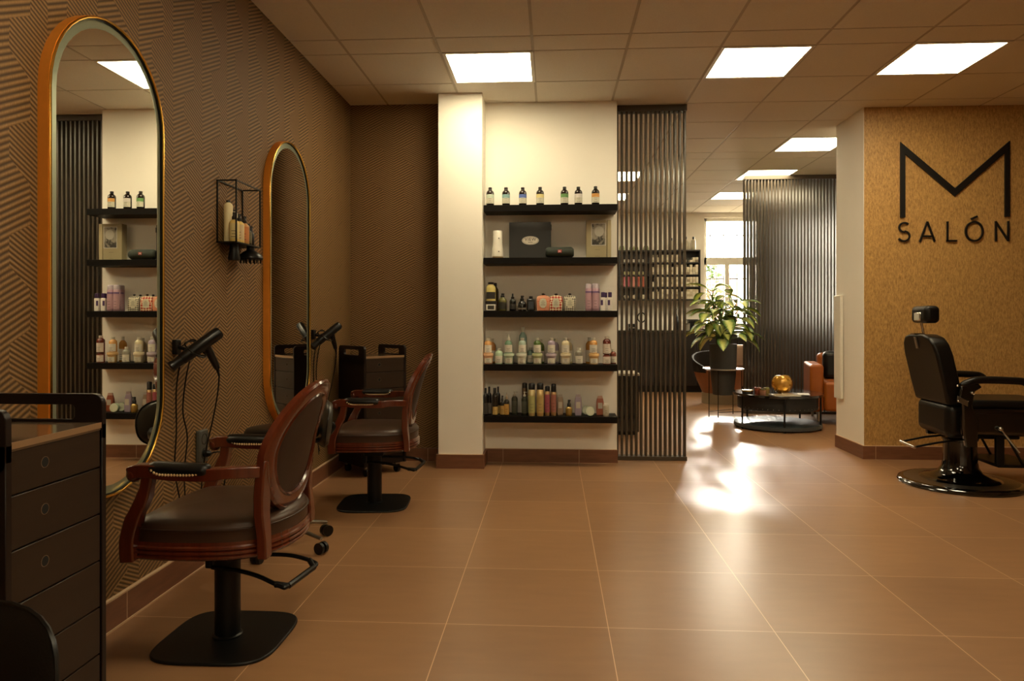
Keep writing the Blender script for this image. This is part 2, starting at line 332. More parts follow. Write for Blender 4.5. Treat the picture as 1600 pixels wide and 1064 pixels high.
MB_ = MB().box(3.35, 3.9, 15.2, 15.6, -.05, 2.1); tag(MB_.build('garden_pillar', M['rose'], bevel=.02), 'pale pink rendered garden pillar outside the window', 'pillar')
# radiator behind the sign wall's end
t = thing('wall_radiator', 'slim white radiator panel behind the white end of the sign wall', 'radiator', (2.523, 6.36, .44))
MB().box(-.034, -.006, -.05, .09, 0, .9).build('panel', M['plast'], t, bevel=.006); MB().box(-.006, 0, .0, .05, .15, .2).build('bracket', M['steel'], t); MB().box(-.006, 0, .0, .05, .7, .75).build('bracket', M['steel'], t)
# ---------------------------------------------------------------- slatted screens
def screen(lab, x0, n, p, y, d, w, extra=()):
    t = thing('slatted_screen', lab, 'screen', (x0, y, 0)); L = n * p + w
    for i in range(n + 1):
        dd = .07 if i in extra else d
        MB().box(i * p, i * p + w, -dd / 2, dd / 2, .03, 2.80).build('slat', M['slat'], t, bevel=.0015, seg=1)
    MB().box(-.004, L + .006, -d / 2 - .012, d / 2 + .012, 0, .032).build('bottom_rail', M['slat'], t, bevel=.002, seg=1)
    MB().box(-.004, L + .006, -d / 2 - .012, d / 2 + .012, 2.80, CEIL).build('top_rail', M['slat'], t, bevel=.002, seg=1)
screen('tall charcoal slatted screen from floor to ceiling beside the product shelves', .514, 14, .0385, 5.79, .06, .016)
screen('wide dark slatted screen from floor to ceiling behind the round coffee table', 2.30, 62, .0385, 8.70, .088, .017, (1, 3, 6, 10))
# ---------------------------------------------------------------- sign
sg = thing('wall_logo', 'black raised M over the word SALÓN mounted on the gold wall', 'sign', (0, 5.92, 0))
SY = (-.018, -.004)
def S(u, v, w): return (u, w, v)
ML, MR, MT, MBt, MV = 2.804, 3.655, 2.562, 1.953, 2.12; w = .038; mid = (ML + MR) / 2
MB().prism([(ML, MBt), (ML, MT), (mid, MV + .065), (MR, MT), (MR, MBt), (MR - w, MBt), (MR - w, MT - .098), (mid, MV), (ML + w, MT - .098), (ML + w, MBt)], S, *SY).build('monogram', M['sign'], sg, smooth=False)
def stroke(mb, pts, wd):
    pts = [Vector((p[0], p[1])) for p in pts]
    L, Rr = [], []
    for i, p in enumerate(pts):
        d = (pts[min(i + 1, len(pts) - 1)] - pts[max(0, i - 1)]).normalized(); n = Vector((-d.y, d.x)) * wd / 2
        L.append(p + n); Rr.append(p - n)
    for i in range(len(pts) - 1): mb.prism([tuple(L[i]), tuple(L[i + 1]), tuple(Rr[i + 1]), tuple(Rr[i])], S, *SY)
    return mb
zb, zt, sw = 1.757, 1.918, .0125; zm = (zb + zt) / 2
ss = [(2.882 - .0 , zt - .03)] + [(2.836 + .040 * math.cos(R(a)), zt - .045 + .038 * math.sin(R(a))) for a in range(40, 271, 23)] + [(2.832 + .045 * math.cos(R(a)), zb + .046 + .040 * math.sin(R(a))) for a in range(80, -151, -23)]
stroke(MB(), ss[1:], sw).build('letter', M['sign'], sg, smooth=False)
A = MB(); stroke(A, [(2.957, zb), (3.0155, zt)], sw); stroke(A, [(3.0155, zt), (3.074, zb)], sw); stroke(A, [(2.975, zb + .045), (3.056, zb + .045)], sw * .9); A.build('letter', M['sign'], sg, smooth=False)
A = MB(); stroke(A, [(3.173, zt), (3.173, zb)], sw); stroke(A, [(3.164, zb + sw / 2), (3.245, zb + sw / 2)], sw); A.build('letter', M['sign'], sg, smooth=False)
oc = 3.3805; o1 = [(oc + .072 * math.cos(R(a)), zm + .083 * math.sin(R(a))) for a in range(0, 360, 10)]; o2 = [(oc + .0590 * math.cos(R(a)), zm + .0695 * math.sin(R(a))) for a in range(0, 360, 10)]
A = MB().ring(o1, o2, S, *SY); stroke(A, [(3.358, zt + .018), (3.404, zt + .04)], .016); A.build('letter', M['sign'], sg, smooth=False)
A = MB(); stroke(A, [(3.548, zb), (3.548, zt)], sw); stroke(A, [(3.644, zb), (3.644, zt)], sw); stroke(A, [(3.548, zt - .005), (3.644, zb + .005)], sw); A.build('letter', M['sign'], sg, smooth=False)
# ---------------------------------------------------------------- mirrors
def pill(a, b, n=20):                # half width a, half height b
    out = [(a * math.cos(PI * i / n), (b - a) + a * math.sin(PI * i / n)) for i in range(n + 1)]
    return out + [(a * math.cos(PI + PI * i / n), -(b - a) + a * math.sin(PI + PI * i / n)) for i in range(n + 1)]
def make_mirror(lab, yc):
    t = thing('wall_mirror', lab, 'mirror', (WL, yc, 1.35)); fn = lambda u, v, w: (w, u, v); a, b = .333, .855
    MB().ring(pill(a, b), pill(a - .006, b - .006), fn, .0, .036).build('frame', M['brass_side'], t, ang=30)
    MB().tube([(.0375, *p) for k_, p in enumerate(pill(a - .0055, b - .0055)) if k_ not in (21,)], .0048, 10, True).build('frame_lip', M['brass'], t, ang=30, label='bright polished brass front edge')
    MB().ring(pill(a - .006, b - .006), pill(a - .013, b - .013), fn, .026, .033).build('gasket', M['black'], t)
    o, i_ = pill(a - .012, b - .012), pill(a - .042, b - .042); n = len(o)
    MB().add([(.027, *p) for p in o] + [(.0315, *p) for p in i_], [(i, (i + 1) % n, n + (i + 1) % n, n + i) for i in range(n)]).build('bevelled_edge', M['bevel'], t, smooth=False)
    MB().add([(.0315, *p) for p in i_], [tuple(range(n))]).build('mirror_glass', M['mirror'], t, smooth=False)
make_mirror('tall brass framed mirror with rounded ends behind the nearer styling chair', 2.485)
make_mirror('tall brass framed mirror with rounded ends further along the striped wall', 4.235)
# ---------------------------------------------------------------- styling chair
def outline():
    h = [(-.225, 0), (-.222, .12), (-.21, .225), (-.17, .258), (-.05, .268), (.08, .26), (.165, .235), (.222, .185), (.258, .10)]
    return [tuple(p) for p in smooth_pts(h + [(.270, 0)] + [(x, -y) for x, y in h[::-1]][:-1], 3, True)]
def sweep(prof, closed=True):
    O = [Vector((p[0], p[1])) for p in outline()]; n = len(O); vs = []; fs = []; k = len(prof)
    for i, p in enumerate(O):
        d = (O[(i + 1) % n] - O[i - 1]).normalized(); nn = Vector((-d.y, d.x))
        if nn.dot(p) < 0: nn = -nn
        for r, z in prof: vs.append((p.x + nn.x * r, p.y + nn.y * r, z))
    for i in range(n):
        for j in range(k if closed else k - 1):
            a = i * k; b = ((i + 1) % n) * k; fs.append((a + j, a + (j + 1) % k, b + (j + 1) % k, b + j))
    return MB().add(vs, fs)
def bx_(y, z):                       # the curved surface the chair back follows
    return .222 + .115 * max(0, (z - .48) / .43) ** 1.35 - .045 * (y / .24) ** 2 * min(1, max(0, (z - .4) / .3))
def make_chair(lab, loc, rz):
    t = thing('styling_chair', lab, 'chair', loc, rz, 'brown leather styling chairs facing the striped wall')
    se = [(.212 * math.copysign(abs(math.cos(a)) ** .48, math.cos(a)), .212 * math.copysign(abs(math.sin(a)) ** .48, math.sin(a))) for a in [2 * PI * i / 64 for i in range(64)]]
    MB().prism(se, lambda u, v, w: (u, v, w), 0, .011).build('base_plate', M['black'], t, bevel=.004)
    MB().lathe([(.052, .011), (.052, .016), (.044, .02), (.044, .31)]).build('column', M['black'], t)
    MB().box(-.06, .06, -.05, .05, .30, .36).box(-.075, -.05, -.02, .02, .25, .35).box(-.13, .13, -.1, .1, .345, .362).build('seat_mount', M['black'], t, bevel=.006)
    lv = smooth_pts([(-.04, -.035, .262), (.06, -.06, .262), (.14, -.075, .25), (.235, -.115, .232), (.262, -.105, .230), (.298, .04, .242), (.285, .075, .25), (.2, .085, .268), (.1, .07, .275), (.0, .045, .28)], 5)
    lo = MB().tube(lv, .0075, 8).build('pump_lever', M['black'], t); MB().tube([(.215, -.108, .235), (.262, -.105, .230), (.298, .04, .242), (.27, .078, .255)], .0105, 8).build('grip', M['blackp'], lo)
    sweep([(-.03, .362), (-.002, .362), (.004, .368), (.004, .374), (-.002, .378), (.004, .382), (.004, .389), (-.002, .393), (.004, .397), (.004, .404), (-.001, .408), (-.001, .42), (-.03, .42)]).build('seat_frame', M['wood'], t, ang=50)
    O = outline(); n = len(O); cs = MB(); rings = [(.985, .415), (.985, .45), (.992, .458), (.985, .466), (.95, .478), (.85, .488), (.65, .497), (.4, .502), (.15, .504)]
    vs = [((p[0] - .02) * s + .02, p[1] * s, z) for s, z in rings for p in O]; fs = [(j * n + i, j * n + (i + 1) % n, (j + 1) * n + (i + 1) % n, (j + 1) * n + i) for j in range(len(rings) - 1) for i in range(n)] + [tuple((len(rings) - 1) * n + i for i in range(n))]
    cu = cs.add(vs, fs).build('seat_cushion', M['seat'], t, ang=60)
    MB().tube([((p[0] - .02) * .99 + .02, p[1] * .99, .4585) for p in O], .0035, 6, True).build('piping', M['seatback'], cu)
    for s in (-1, 1):
        y = .268 * s; yt = .272 * s
        MB().tube(smooth_pts([(-.198, y * .97, .358), (-.2, y * .97, .43), (-.178, y, .50), (-.142, yt, .575), (-.128, yt, .645)], 4), [.037] * 5 + [.036] * 4 + [.032] * 4 + [.028] * 4, 4, flat=.9).build('arm_support', M['wood'], t, bevel=.006, seg=3, ang=50)
        a = MB().tube(smooth_pts([(-.19, yt, .640), (-.165, yt, .651), (-.12, yt, .652), (-.04, yt * 1.02, .645), (.06, yt * 1.01, .642), (.13, yt * .99, .648), (.215, yt * .86, .645)], 4), [.022, .031, .034] + [.033] * 10 + [.031] * 6 + [.028] * 6, 4, flat=.9)
        a.ball((-.178, yt, .640), .0265, 12, .9, 1, 1)
        arm = a.build('armrest', M['wood'], t, bevel=.005, seg=3, ang=50)
        MB().tube(smooth_pts([(-.120, yt, .655), (-.105, yt, .659), (-.02, yt * 1.02, .657), (.05, yt * 1.01, .655), (.07, yt, .652)], 4), [.014, .022, .025, .0275, .028] + [.0285] * 8 + [.0275, .025, .02, .012], 12, flat=.8).build('arm_pad', M['bleather'], arm, ang=60)
        for e in (-1, 1):
          nl = MB()
          for q in range(18):
            f = q / 17; xx = -.108 + .165 * f; dz = .008 * (abs(f - .5) * 2) ** 6
            nl.ball((xx, yt * (1.015 - .01 * (abs(f - .4) * 2) ** 3) + e * (.0272 - .004 * (abs(f - .5) * 2) ** 4), .6445 + dz * 1.6), .0042, 6)
          nl.build('nail_trim', M['nail'], arm)
        P = []                       # rear post follows the back
        for zz, y0, y1 in ((.36, .188, .238), (.42, .186, .236), (.50, .184, .236), (.56, .190, .240), (.62, .205, .2405), (.68, .222, .2405)): P.append((zz, y0 * s, y1 * s))
        vs = []; fs = []
        for zz, y0, y1 in P:
            for yy, dx in ((y0, -.016), (y1, -.016), (y1, .016), (y0, .016)): vs.append((bx_(yy, zz) + dx, yy, zz))
        for j in range(len(P) - 1):
            for q in range(4): fs.append((j * 4 + q, j * 4 + (q + 1) % 4, j * 4 + 4 + (q + 1) % 4, j * 4 + 4 + q))
        fs += [(0, 1, 2, 3), (len(vs) - 4, len(vs) - 3, len(vs) - 2, len(vs) - 1)]
        MB().add(vs, fs).build('rear_post', M['wood'], t, bevel=.005)
    zc = .695; n = 56; vs = []; fs = []
    prof = [(0, -.012), (.2, -.019), (.5, -.021), (.8, -.019), (1, -.012), (1, .010), (.86, .017), (.78, .013), (.5, .019), (.2, .014), (.12, .018), (0, .011)]
    k = len(prof)
    for i in range(n):
        a = 2 * PI * i / n
        for f, dx in prof:
            A_, B_ = .182 + .060 * f, .167 + .060 * f; yy, zz = A_ * math.cos(a), zc + B_ * math.sin(a); vs.append((bx_(yy, zz) + dx, yy, zz))
    for i in range(n):
        for j in range(k): fs.append((i * k + j, i * k + (j + 1) % k, ((i + 1) % n) * k + (j + 1) % k, ((i + 1) % n) * k + j))
    MB().add(vs, fs).build('back_frame', M['wood'], t, ang=40)
    for nm, d0, bulge, mt in (('backrest', -.008, -.04, M['seat']), ('back_panel', .006, .006, M['seatback'])):
        vs = [(bx_(0, zc) + d0 + bulge, 0, zc)]; fs = []
        for q in range(1, 9):
            f = q / 8
            for i in range(n):
                a = 2 * PI * i / n; yy, zz = .19 * f * math.cos(a), zc + .175 * f * math.sin(a); vs.append((bx_(yy, zz) + d0 + bulge * (1 - f ** 4), yy, zz))
        for i in range(n): fs.append((0, 1 + i, 1 + (i + 1) % n))
        for q in range(7):
            for i in range(n): a = 1 + q * n; fs.append((a + i, a + (i + 1) % n, a + n + (i + 1) % n, a + n + i))
        MB().add(vs, fs).build(nm, mt, t, ang=80)
    return t
make_chair('carved mahogany armchair nearest the camera on a black base plate, brown leather seat', (-1.155, 2.472, 0), 0)
c2 = make_chair('carved mahogany armchair farther back in front of the drawer trolley in the corner', (-1.09, 4.312, 0), R(5))
# ---------------------------------------------------------------- drawer trolleys
def make_cart(lab, loc, rz, W=.345, D=.41, brand=False):
    t = thing('drawer_trolley', lab, 'trolley', loc, rz)   # x = depth (front at 0, back at -D), y = width
    fnp = lambda u, v, w: (u, w, v)
    for y0 in (0, W - .018):
        p = MB().box(-D, 0, y0, y0 + .018, .075, .862)
        p.ring(rrect(-D, 0, .80, .94, .025), rrect(-D + .075, -.075, .873, .912, .012), fnp, y0, y0 + .018)
        p.build('end_panel', M['cartd'], t, bevel=.0015, seg=1)
    MB().box(-D + .005, -.012, .018, W - .018, .075, .845).build('carcass', M['cartd'], t)
    top = MB().box(-D + .005, -.003, .0185, W - .0185, .846, .866).build('worktop', M['carttop'], t, bevel=.001); MB().box(-.0032, -.001, .0185, W - .0185, .852, .8665).build('edge_strip', M['edge'], top)
    zs = [.848, .750, .629, .508, .387, .266, .145]
    for i in range(6):
        d = MB().box(-.03, -.004, .0205, W - .0205, zs[i + 1] + .002, zs[i] - .002).build('drawer', M['cart'], t, bevel=.0012, seg=1)
        Mr = Matrix.Translation((-.0045, W * .36, (zs[i] * .55 + zs[i + 1] * .45))) @ Matrix.Rotation(PI / 2, 4, 'Y')
        if i < 3 or not brand:
            MB().lathe([(.0125, -.003), (.0125, .0006)], n=20, M=Mr).build('finger_hole', M['hole'], d)
            MB().ring([(.0128 * math.cos(a), .0128 * math.sin(a)) for a in [2 * PI * q / 20 for q in range(20)]], [(.012 * math.cos(a), .012 * math.sin(a)) for a in [2 * PI * q / 20 for q in range(20)]], lambda u, v, w: tuple(Mr @ Vector((u, v, w))), .0, .001).build('hole_rim', M['cartrim'], d)
    MB().box(-D + .02, -.02, .02, W - .02, .075, .1).build('plinth', M['cartd'], t)
    for x in (-D + .05, -.05):
        for y in (.05, W - .05):
            c = MB().tube([(x, y - .012, .03), (x, y + .012, .03)], .03, 16).build('caster', M['blackp'], t); MB().box(x - .012, x + .012, y - .018, y + .018, .05, .076).build('fork', M['steel'], c)
    return t
make_cart('dark brown drawer trolley cut by the left edge of the picture, near the big mirror', (-1.17, 1.46, 0), 0, brand=True)
make_cart('dark drawer trolley standing in the far corner behind the second chair', (-1.335, 4.98, 0), -R(44), W=.36, D=.36)
# ---------------------------------------------------------------- stools
def make_stool(lab, loc, rz, seat, back, zs, zb, R0=.26, shape='oval', backx=.21, sr=.18):
    t = thing('rolling_stool', lab, 'stool', loc, rz)
    for q in range(5):
        a = 2 * PI * q / 5 + .3; c, s = math.cos(a), math.sin(a)
        MB().tube([(c * .03, s * .03, .115), (c * .14, s * .14, .095), (c * R0, s * R0, .072)], [.019, .015, .011], 8, flat=.7).build('base_arm', M['steel'], t)
        w_ = MB()
        for e in (-1, 1): w_.tube([(c * R0 - s * e * .006, s * R0 + c * e * .006, .029), (c * R0 - s * e * .022, s * R0 + c * e * .022, .029)], .028, 16)
        w_.build('caster', M['blackp'], t)
    MB().lathe([(.032, .07), (.032, .15), (.02, .16), (.02, .30), (.013, .30), (.013, zs - .06)]).build('gas_lift', M['blackp'], t)
    MB().lathe([(.05, zs - .075), (sr * .8, zs - .065), (sr * .98, zs - .05), (sr, zs - .025), (sr * .94, zs - .006), (sr * .6, zs), (.001, zs + .001)], n=32).build('seat', seat, t, ang=60)
    MB().tube(smooth_pts([(.04, 0, zs - .075), (backx * .9, 0, zs - .085), (backx + .045, 0, zs - .03), (backx + .038, 0, zb)], 5), .011, 8).build('back_support', M['blackp'], t)
    n = 32; vs = []; fs = []; hw, hh = (.165, .115) if shape == 'oval' else (.205, .165); e = .85 if shape == 'oval' else .5
    lay = [(.0, -.028), (.5, -.026), (.85, -.02), (1.0, 0), (.93, .018), (.5, .026), (0, .028)]
    for f, dx in lay:
        for i in range(n):
            a = 2 * PI * i / n; ca, sa = math.cos(a), math.sin(a); f_ = max(f, .01)
            y, z = hw * f_ * math.copysign(abs(ca) ** e, ca), hh * f_ * math.copysign(abs(sa) ** e, sa); vs.append((backx + dx - 1.1 * y * y + .12 * z, y, zb + z))
    for j in range(len(lay) - 1):
        for i in range(n): fs.append((j * n + i, j * n + (i + 1) % n, j * n + n + (i + 1) % n, j * n + n + i))
    bk = MB().add(vs, fs).build('backrest', back, t, ang=80)
    MB().tube([(backx - 1.1 * (hw * math.copysign(abs(math.cos(a)) ** e, math.cos(a))) ** 2 + .12 * hh * math.copysign(abs(math.sin(a)) ** e, math.sin(a)), hw * 1.0 * math.copysign(abs(math.cos(a)) ** e, math.cos(a)), zb + hh * math.copysign(abs(math.sin(a)) ** e, math.sin(a))) for a in [2 * PI * i / 32 for i in range(32)]], .004, 6, True).build('piping', M['blackp'], bk)
    return t
M['roughleather'] = leather('dull_black_leather', '120d0a', .7); M['gleather'] = leather('grey_leather', '3c3a34', .3)
make_stool('rolling stool with grey backrest and chrome star base between the two armchairs', (-1.345, 3.475, 0), R(32), M['bleather'], M['gleather'], .60, .60, R0=.25)
make_stool('black padded stool backrest at the bottom left corner of the picture', (-.958, .87, 0), R(88), M['bleather'], M['bleather'], .49, .518, shape='square', R0=.24)
# ---------------------------------------------------------------- hair dryers, socket, cords
def make_dryer(lab, hlab, y, z):
    h = thing('dryer_holder', hlab, 'holder', (WL, y, z))
    MB().box(0, .022, -.02, .02, -.032, .032).build('wall_plate', M['blackp'], h, bevel=.004)
    MB().tube([(.02, 0, 0), (.05, .0, -.01)], .008).tube([(.10 + .044 * math.cos(a) * .75, .0 + .044 * math.sin(a) * 1.0, -.02 + .044 * math.cos(a) * -.55) for a in [2 * PI * i / 20 for i in range(20)]], .004, 6, True).tube([(.05, 0, -.01), (.072, 0, .0)], .006).build('ring', M['blackp'], h)
    t = thing('hair_dryer', lab, 'hair dryer', (WL, y, z), 0)
    a, b = Vector((.055, -.045, -.052)), Vector((.168, .062, .062)); d = (b - a).normalized()
    pts = [a + (b - a) * f for f in (0, .02, .3, .35, .97, 1)]
    MB().tube(pts, [.022, .0245, .0265, .0275, .0275, .025], 20).build('barrel', M['blackp'], t, ang=50)
    MB().tube([b - d * .001, b + d * .003], .0235, 20).build('air_intake', M['hole'], t)
    MB().tube([a + d * .002, a - d * .03, a - d * .05], [.022, .02, .024], 16, flat=1).build('nozzle', M['blackp'], t, ang=50)
    hs = a + (b - a) * .62; he = hs + Vector((-.012, .135, -.118))
    hd = MB().tube(smooth_pts([hs, hs + (he - hs) * .5, he], 4), [.016, .0165, .017, .0172, .0172, .017, .016, .015, .013], 12).build('handle', M['blackp'], t, ang=50)
    e2 = he + Vector((0, .02, -.04)); MB().tube([he, (he + e2) / 2, e2], [.008, .006, .004], 8).build('strain_relief', M['black'], hd)
    MB().tube(smooth_pts([tuple(e2), tuple(e2 + Vector((-.01, .006, -.08))), tuple(e2 + Vector((-.03, .0, -.2))), tuple(e2 + Vector((-.06, .005, -.32))), (.018, .21, -.60), (.012, .2, -.78)], 6), .0036, 6).build('power_cord', M['blackp'], t)
    k = MB().tube(smooth_pts([(.03, .0, -.05), (.016, -.012, -.18), (.012, -.004, -.36), (.014, -.02, -.52), (.02, .02, -.68), (.03, .07, -.80)], 6), .0036, 6)
    k.build('power_cord', M['blackp'], t)
    k = MB().tube(smooth_pts([(.05, .05, -.03), (.02, .06, -.14), (.014, .045, -.28), (.018, .075, -.40), (.012, .06, -.56), (.02, .065, -.74), (.03, .05, -.82)], 6), .0036, 6)
    k.build('power_cord', M['blackp'], t)
    k = MB(); r = random.Random(int(y * 10)); p0 = [(.02, .02, .0), (.045, .07, .03), (.07, .1, .0), (.08, .12, -.04), (.05, .07, -.03), (.03, .03, .015), (.055, .09, .02), (.085, .13, -.01)]
    k.tube(smooth_pts(p0, 6), .0034, 6); k.build('coiled_cord', M['blackp'], t)
make_dryer('black hair dryer with hanging cords on the striped wall beside the big near mirror', 'black wall holder carrying the hair dryer by the near mirror', 2.964, 1.015)
make_dryer('black hair dryer with hanging cords on the wall beyond the second mirror', 'black wall holder carrying the hair dryer beyond the second mirror', 4.715, 1.03)
t = thing('wall_socket', 'dark grey double power socket low on the striped wall', 'socket', (WL, 3.185, .55))
MB().box(0, .022, -.04, .04, -.075, .075).build('housing', M['outlet'], t, bevel=.006)
for dz in (-.033, .033): MB().lathe([(.026, .0), (.026, .002), (.022, .002), (.02, -.004)], M=Matrix.Translation((.021, 0, dz)) @ Matrix.Rotation(PI / 2, 4, 'Y')).build('outlet', M['blackp'], t)
t = thing('power_plug', 'black plug and lead in the lower outlet of the grey socket', 'plug', (WL, 3.185, .517))
MB().lathe([(.018, .02), (.018, .035), (.012, .05), (.006, .055)], n=16, M=Matrix.Rotation(PI / 2, 4, 'Y')).build('plug_body', M['blackp'], t)
MB().tube(smooth_pts([(.05, 0, 0), (.075, .03, .002), (.08, .08, -.02), (.07, .12, -.09), (.05, .13, -.2), (.03, .12, -.35)], 6), .0035, 6).build('lead', M['blackp'], t)
# ---------------------------------------------------------------- containers
MC = {}
def cm(hexc, rough=.35, metal=0, coat=.2):
    key = (hexc, rough, metal)
    if key not in MC:
        v = [int(hexc[i:i + 2], 16) / 255 for i in (0, 2, 4)]; g_ = .3 * v[0] + .59 * v[1] + .11 * v[2]; v = tuple(x * .8 + g_ * .2 for x in v)
        MC[key] = pm('finish_' + hexc, v, rough, metal, coat=coat, vary=.05, vs=25)
    return MC[key]
LBL = cm('d9d4c4', .6); INK = cm('2a2622', .6); BLK = cm('141110', .3); AMB = cm('1d0f08', .12)
def print_lines(t, r, z0, z1, n, ink=None, half=.5, parent_name='print', flat=None):
    m = MB()
    for q in range(n):
        z = z0 + (z1 - z0) * (q + .5) / n; h = min(.0012, (z1 - z0) / n * .22); hf = half * (1, .7, .85, .5)[q % 4]
        if flat is None:
            vs = [(r * math.sin(-hf + 2 * hf * i / 6), -r * math.cos(-hf + 2 * hf * i / 6), z + e) for i in range(7) for e in (-h, h)]
        else: vs = [(flat * hf / half * (-1 + 2 * i / 6), -r, z + e) for i in range(7) for e in (-h, h)]
        m.add(vs, [(2 * i, 2 * i + 2, 2 * i + 3, 2 * i + 1) for i in range(6)])
    return m.build('print', ink or INK, t, smooth=False)
def arc_label(r, z0, z1, half=1.25):
    vs = [(r * math.sin(-half + 2 * half * i / 14), -r * math.cos(-half + 2 * half * i / 14), z) for i in range(15) for z in (z0, z1)]
    return MB().add(vs, [(2 * i, 2 * i + 2, 2 * i + 3, 2 * i + 1) for i in range(14)])
def round_bottle(name, lab, cat, group, loc, r, h, body, cap='screw', capm=None, neck=.16, label=None, lz=(.1, .62), band=None, shoulder=.12, lines_=3, sy=1.0, capr=.5, rz=0):
    t = thing(name, lab, cat, loc, rz, group); capm = capm or BLK
    hb = h * (1 - neck); sh = hb - h * shoulder; nr = r * capr * .85
    MB().lathe([(r * .9, 0), (r, h * .02), (r, sh), (r * .88, sh + (hb - sh) * .45), (nr, hb), (nr, hb + .002)], n=20, sy=sy).build('body', body, t, ang=50)
    cr = r * capr
    if cap == 'screw': MB().lathe([(cr, hb), (cr, h - .001), (cr * .93, h)], n=16).build('cap', capm, t)
    elif cap == 'can':               # wide domed cap over the whole neck
        MB().lathe([(r * .93, hb - .004), (r * .93, h - r * .35), (r * .8, h - r * .1), (r * .5, h)], n=20).build('cap', capm, t, ang=60)
    elif cap == 'pump':
        c = MB().lathe([(cr, hb), (cr, hb + (h - hb) * .35), (cr * .35, hb + (h - hb) * .4), (cr * .3, h - .008), (cr * .6, h - .007), (cr * .6, h)], n=14).build('pump', capm, t, ang=40); MB().tube([(0, 0, h - .004), (r * .95, -.002, h - .004), (r * 1.05, -.002, h - .009)], .0026, 6).build('spout', capm, c)
    elif cap == 'spray':
        c = MB().lathe([(cr, hb), (cr, hb + (h - hb) * .4), (cr * .7, hb + (h - hb) * .5), (cr * .6, h)], n=14).build('spray_head', capm, t, ang=40); MB().box(-cr * .6, cr * .9, -cr * .4, cr * .4, h - .01, h - .001).build('nozzle', capm, c)
    elif cap == 'dropper': MB().lathe([(cr, hb), (cr, hb + (h - hb) * .35), (cr * .55, hb + (h - hb) * .4), (cr * .5, h - .003), (cr * .25, h)], n=14).build('dropper_cap', capm, t, ang=50)
    elif cap == 'nozzle': MB().lathe([(cr, hb), (cr, hb + (h - hb) * .3), (cr * .4, hb + (h - hb) * .45), (cr * .12, h)], n=14).build('nozzle_cap', capm, t, ang=50)
    if label:
        l = arc_label(r + .0006, h * lz[0], h * lz[1]).build('label', label, t); 
        if sy != 1: l.scale.y = sy
        if lines_: print_lines(l, r + .0009, h * (lz[0] + .02), h * (lz[0] + (lz[1] - lz[0]) * .6), lines_)
    if band:
        bm, b0, b1 = band; l = arc_label(r + .0010, h * b0, h * b1).build('label_band', bm, t)
        if sy != 1: l.scale.y = sy
    return t
def place(px, Y, ztop_py, zs):      # position on a shelf and height from the measured top
    X = wx(px, Y); return X, max(.02, wz(ztop_py, X, Y) - zs)
def rad(wpx, Y): return wpx / F * Y / 2
# ---------------------------------------------------------------- niche shelves
SZ = [2.004, 1.602, 1.196, .787, .393]
for i, z in enumerate(SZ):
    lab = ('topmost', 'second from top', 'middle', 'second from bottom', 'lowest')[i]
    o = MB().box(-.524, .492, 5.41, WB - .001, z - .048, z).build('wall_shelf', M['shelf'], bevel=.0012, seg=1)
    tag(o, f'thick black floating shelf on the white wall, {lab} of five', 'shelf', 'black floating shelves in the white recess')
G1 = 'amber bottles on the top shelf'
for px, colr, lab, top in ((765.9, 'b9cdb4', 'with pale mint label, leftmost on the top shelf', 293), (790.7, '7fb0b0', 'with teal banded label, second on the top shelf', 293), (816.8, '4f6cc0', 'with blue banded label on the top shelf', 293),
                      (843.9, 'd9c878', 'with pale yellow label on the top shelf', 292.5), (882, '5f9a4c', 'with green banded label on the top shelf', 292), (903.8, 'd6cec6', 'with plain white label on the top shelf', 292), (930.5, 'e0973c', 'with orange banded label, rightmost on the top shelf', 291.3)):
    Y = 5.48; X, h = place(px, Y, top, SZ[0]); t = round_bottle('amber_bottle', 'small amber glass bottle ' + lab, 'bottle', G1, (X, Y, SZ[0]), rad(12.2, Y), h, AMB, 'screw', BLK, neck=.13, shoulder=.17, label=cm('cfcab2', .6), lz=(.13, .60), band=(cm(colr, .6), .42, .61), capr=.46)
# second shelf
Z = SZ[1]; Y = 5.5
X, h = place(777.6, Y, 361, Z); t = thing('white_dispenser', 'white tapered plastic dispenser with gold base on the second shelf', 'bottle', (X, Y, Z))
MB().lathe([(.045, .014), (.046, .02), (.042, .07), (.036, .12), (.036, h - .004), (.034, h)], n=28).build('body', cm('e9e2d0', .35), t); MB().lathe([(.042, 0), (.045, .014)], n=28).build('base', cm('a8874a', .4), t)
MB().lathe([(.005, 0), (.005, .002)], M=Matrix.Translation((.012, -.036, h * .72)) @ Matrix.Rotation(PI / 2, 4, 'X'), n=12).lathe([(.005, 0), (.005, .002)], M=Matrix.Translation((.012, -.0435, h * .24)) @ Matrix.Rotation(PI / 2, 4, 'X'), n=12).build('button', cm('5a5040', .5), t)
X0b, X1b = wx(795.6, 5.52), wx(861, 5.52); h = wz(346.8, 0, 5.52) - Z
t = thing('black_box', 'large square black box with an oval VIEW label on the second shelf', 'box', ((X0b + X1b) / 2, 5.52, Z)); hw = (X1b - X0b) / 2
MB().box(-hw, hw, 0, .06, 0, h).build('box_body', cm('20201f', .55), t, bevel=.003); MB().box(hw - .003, hw + .004, .0, .05, h - .06, h - .02).build('tab', BLK, t)
ox, oz = wx(828.7, 5.52) - (X0b + X1b) / 2, wz(375.5, 0, 5.52) - Z
l = MB().prism([(ox + .066 * math.cos(a), oz + .033 * math.sin(a)) for a in [2 * PI * i / 32 for i in range(32)]], lambda u, v, w: (u, w, v), -.0015, 0).build('oval_label', cm('d8cdb8', .5), t)
MB().ring([(ox + .062 * math.cos(a), oz + .029 * math.sin(a)) for a in [2 * PI * i / 32 for i in range(32)]], [(ox + .060 * math.cos(a), oz + .0275 * math.sin(a)) for a in [2 * PI * i / 32 for i in range(32)]], lambda u, v, w: (u, w, v), -.002, -.0012).build('border', INK, l)
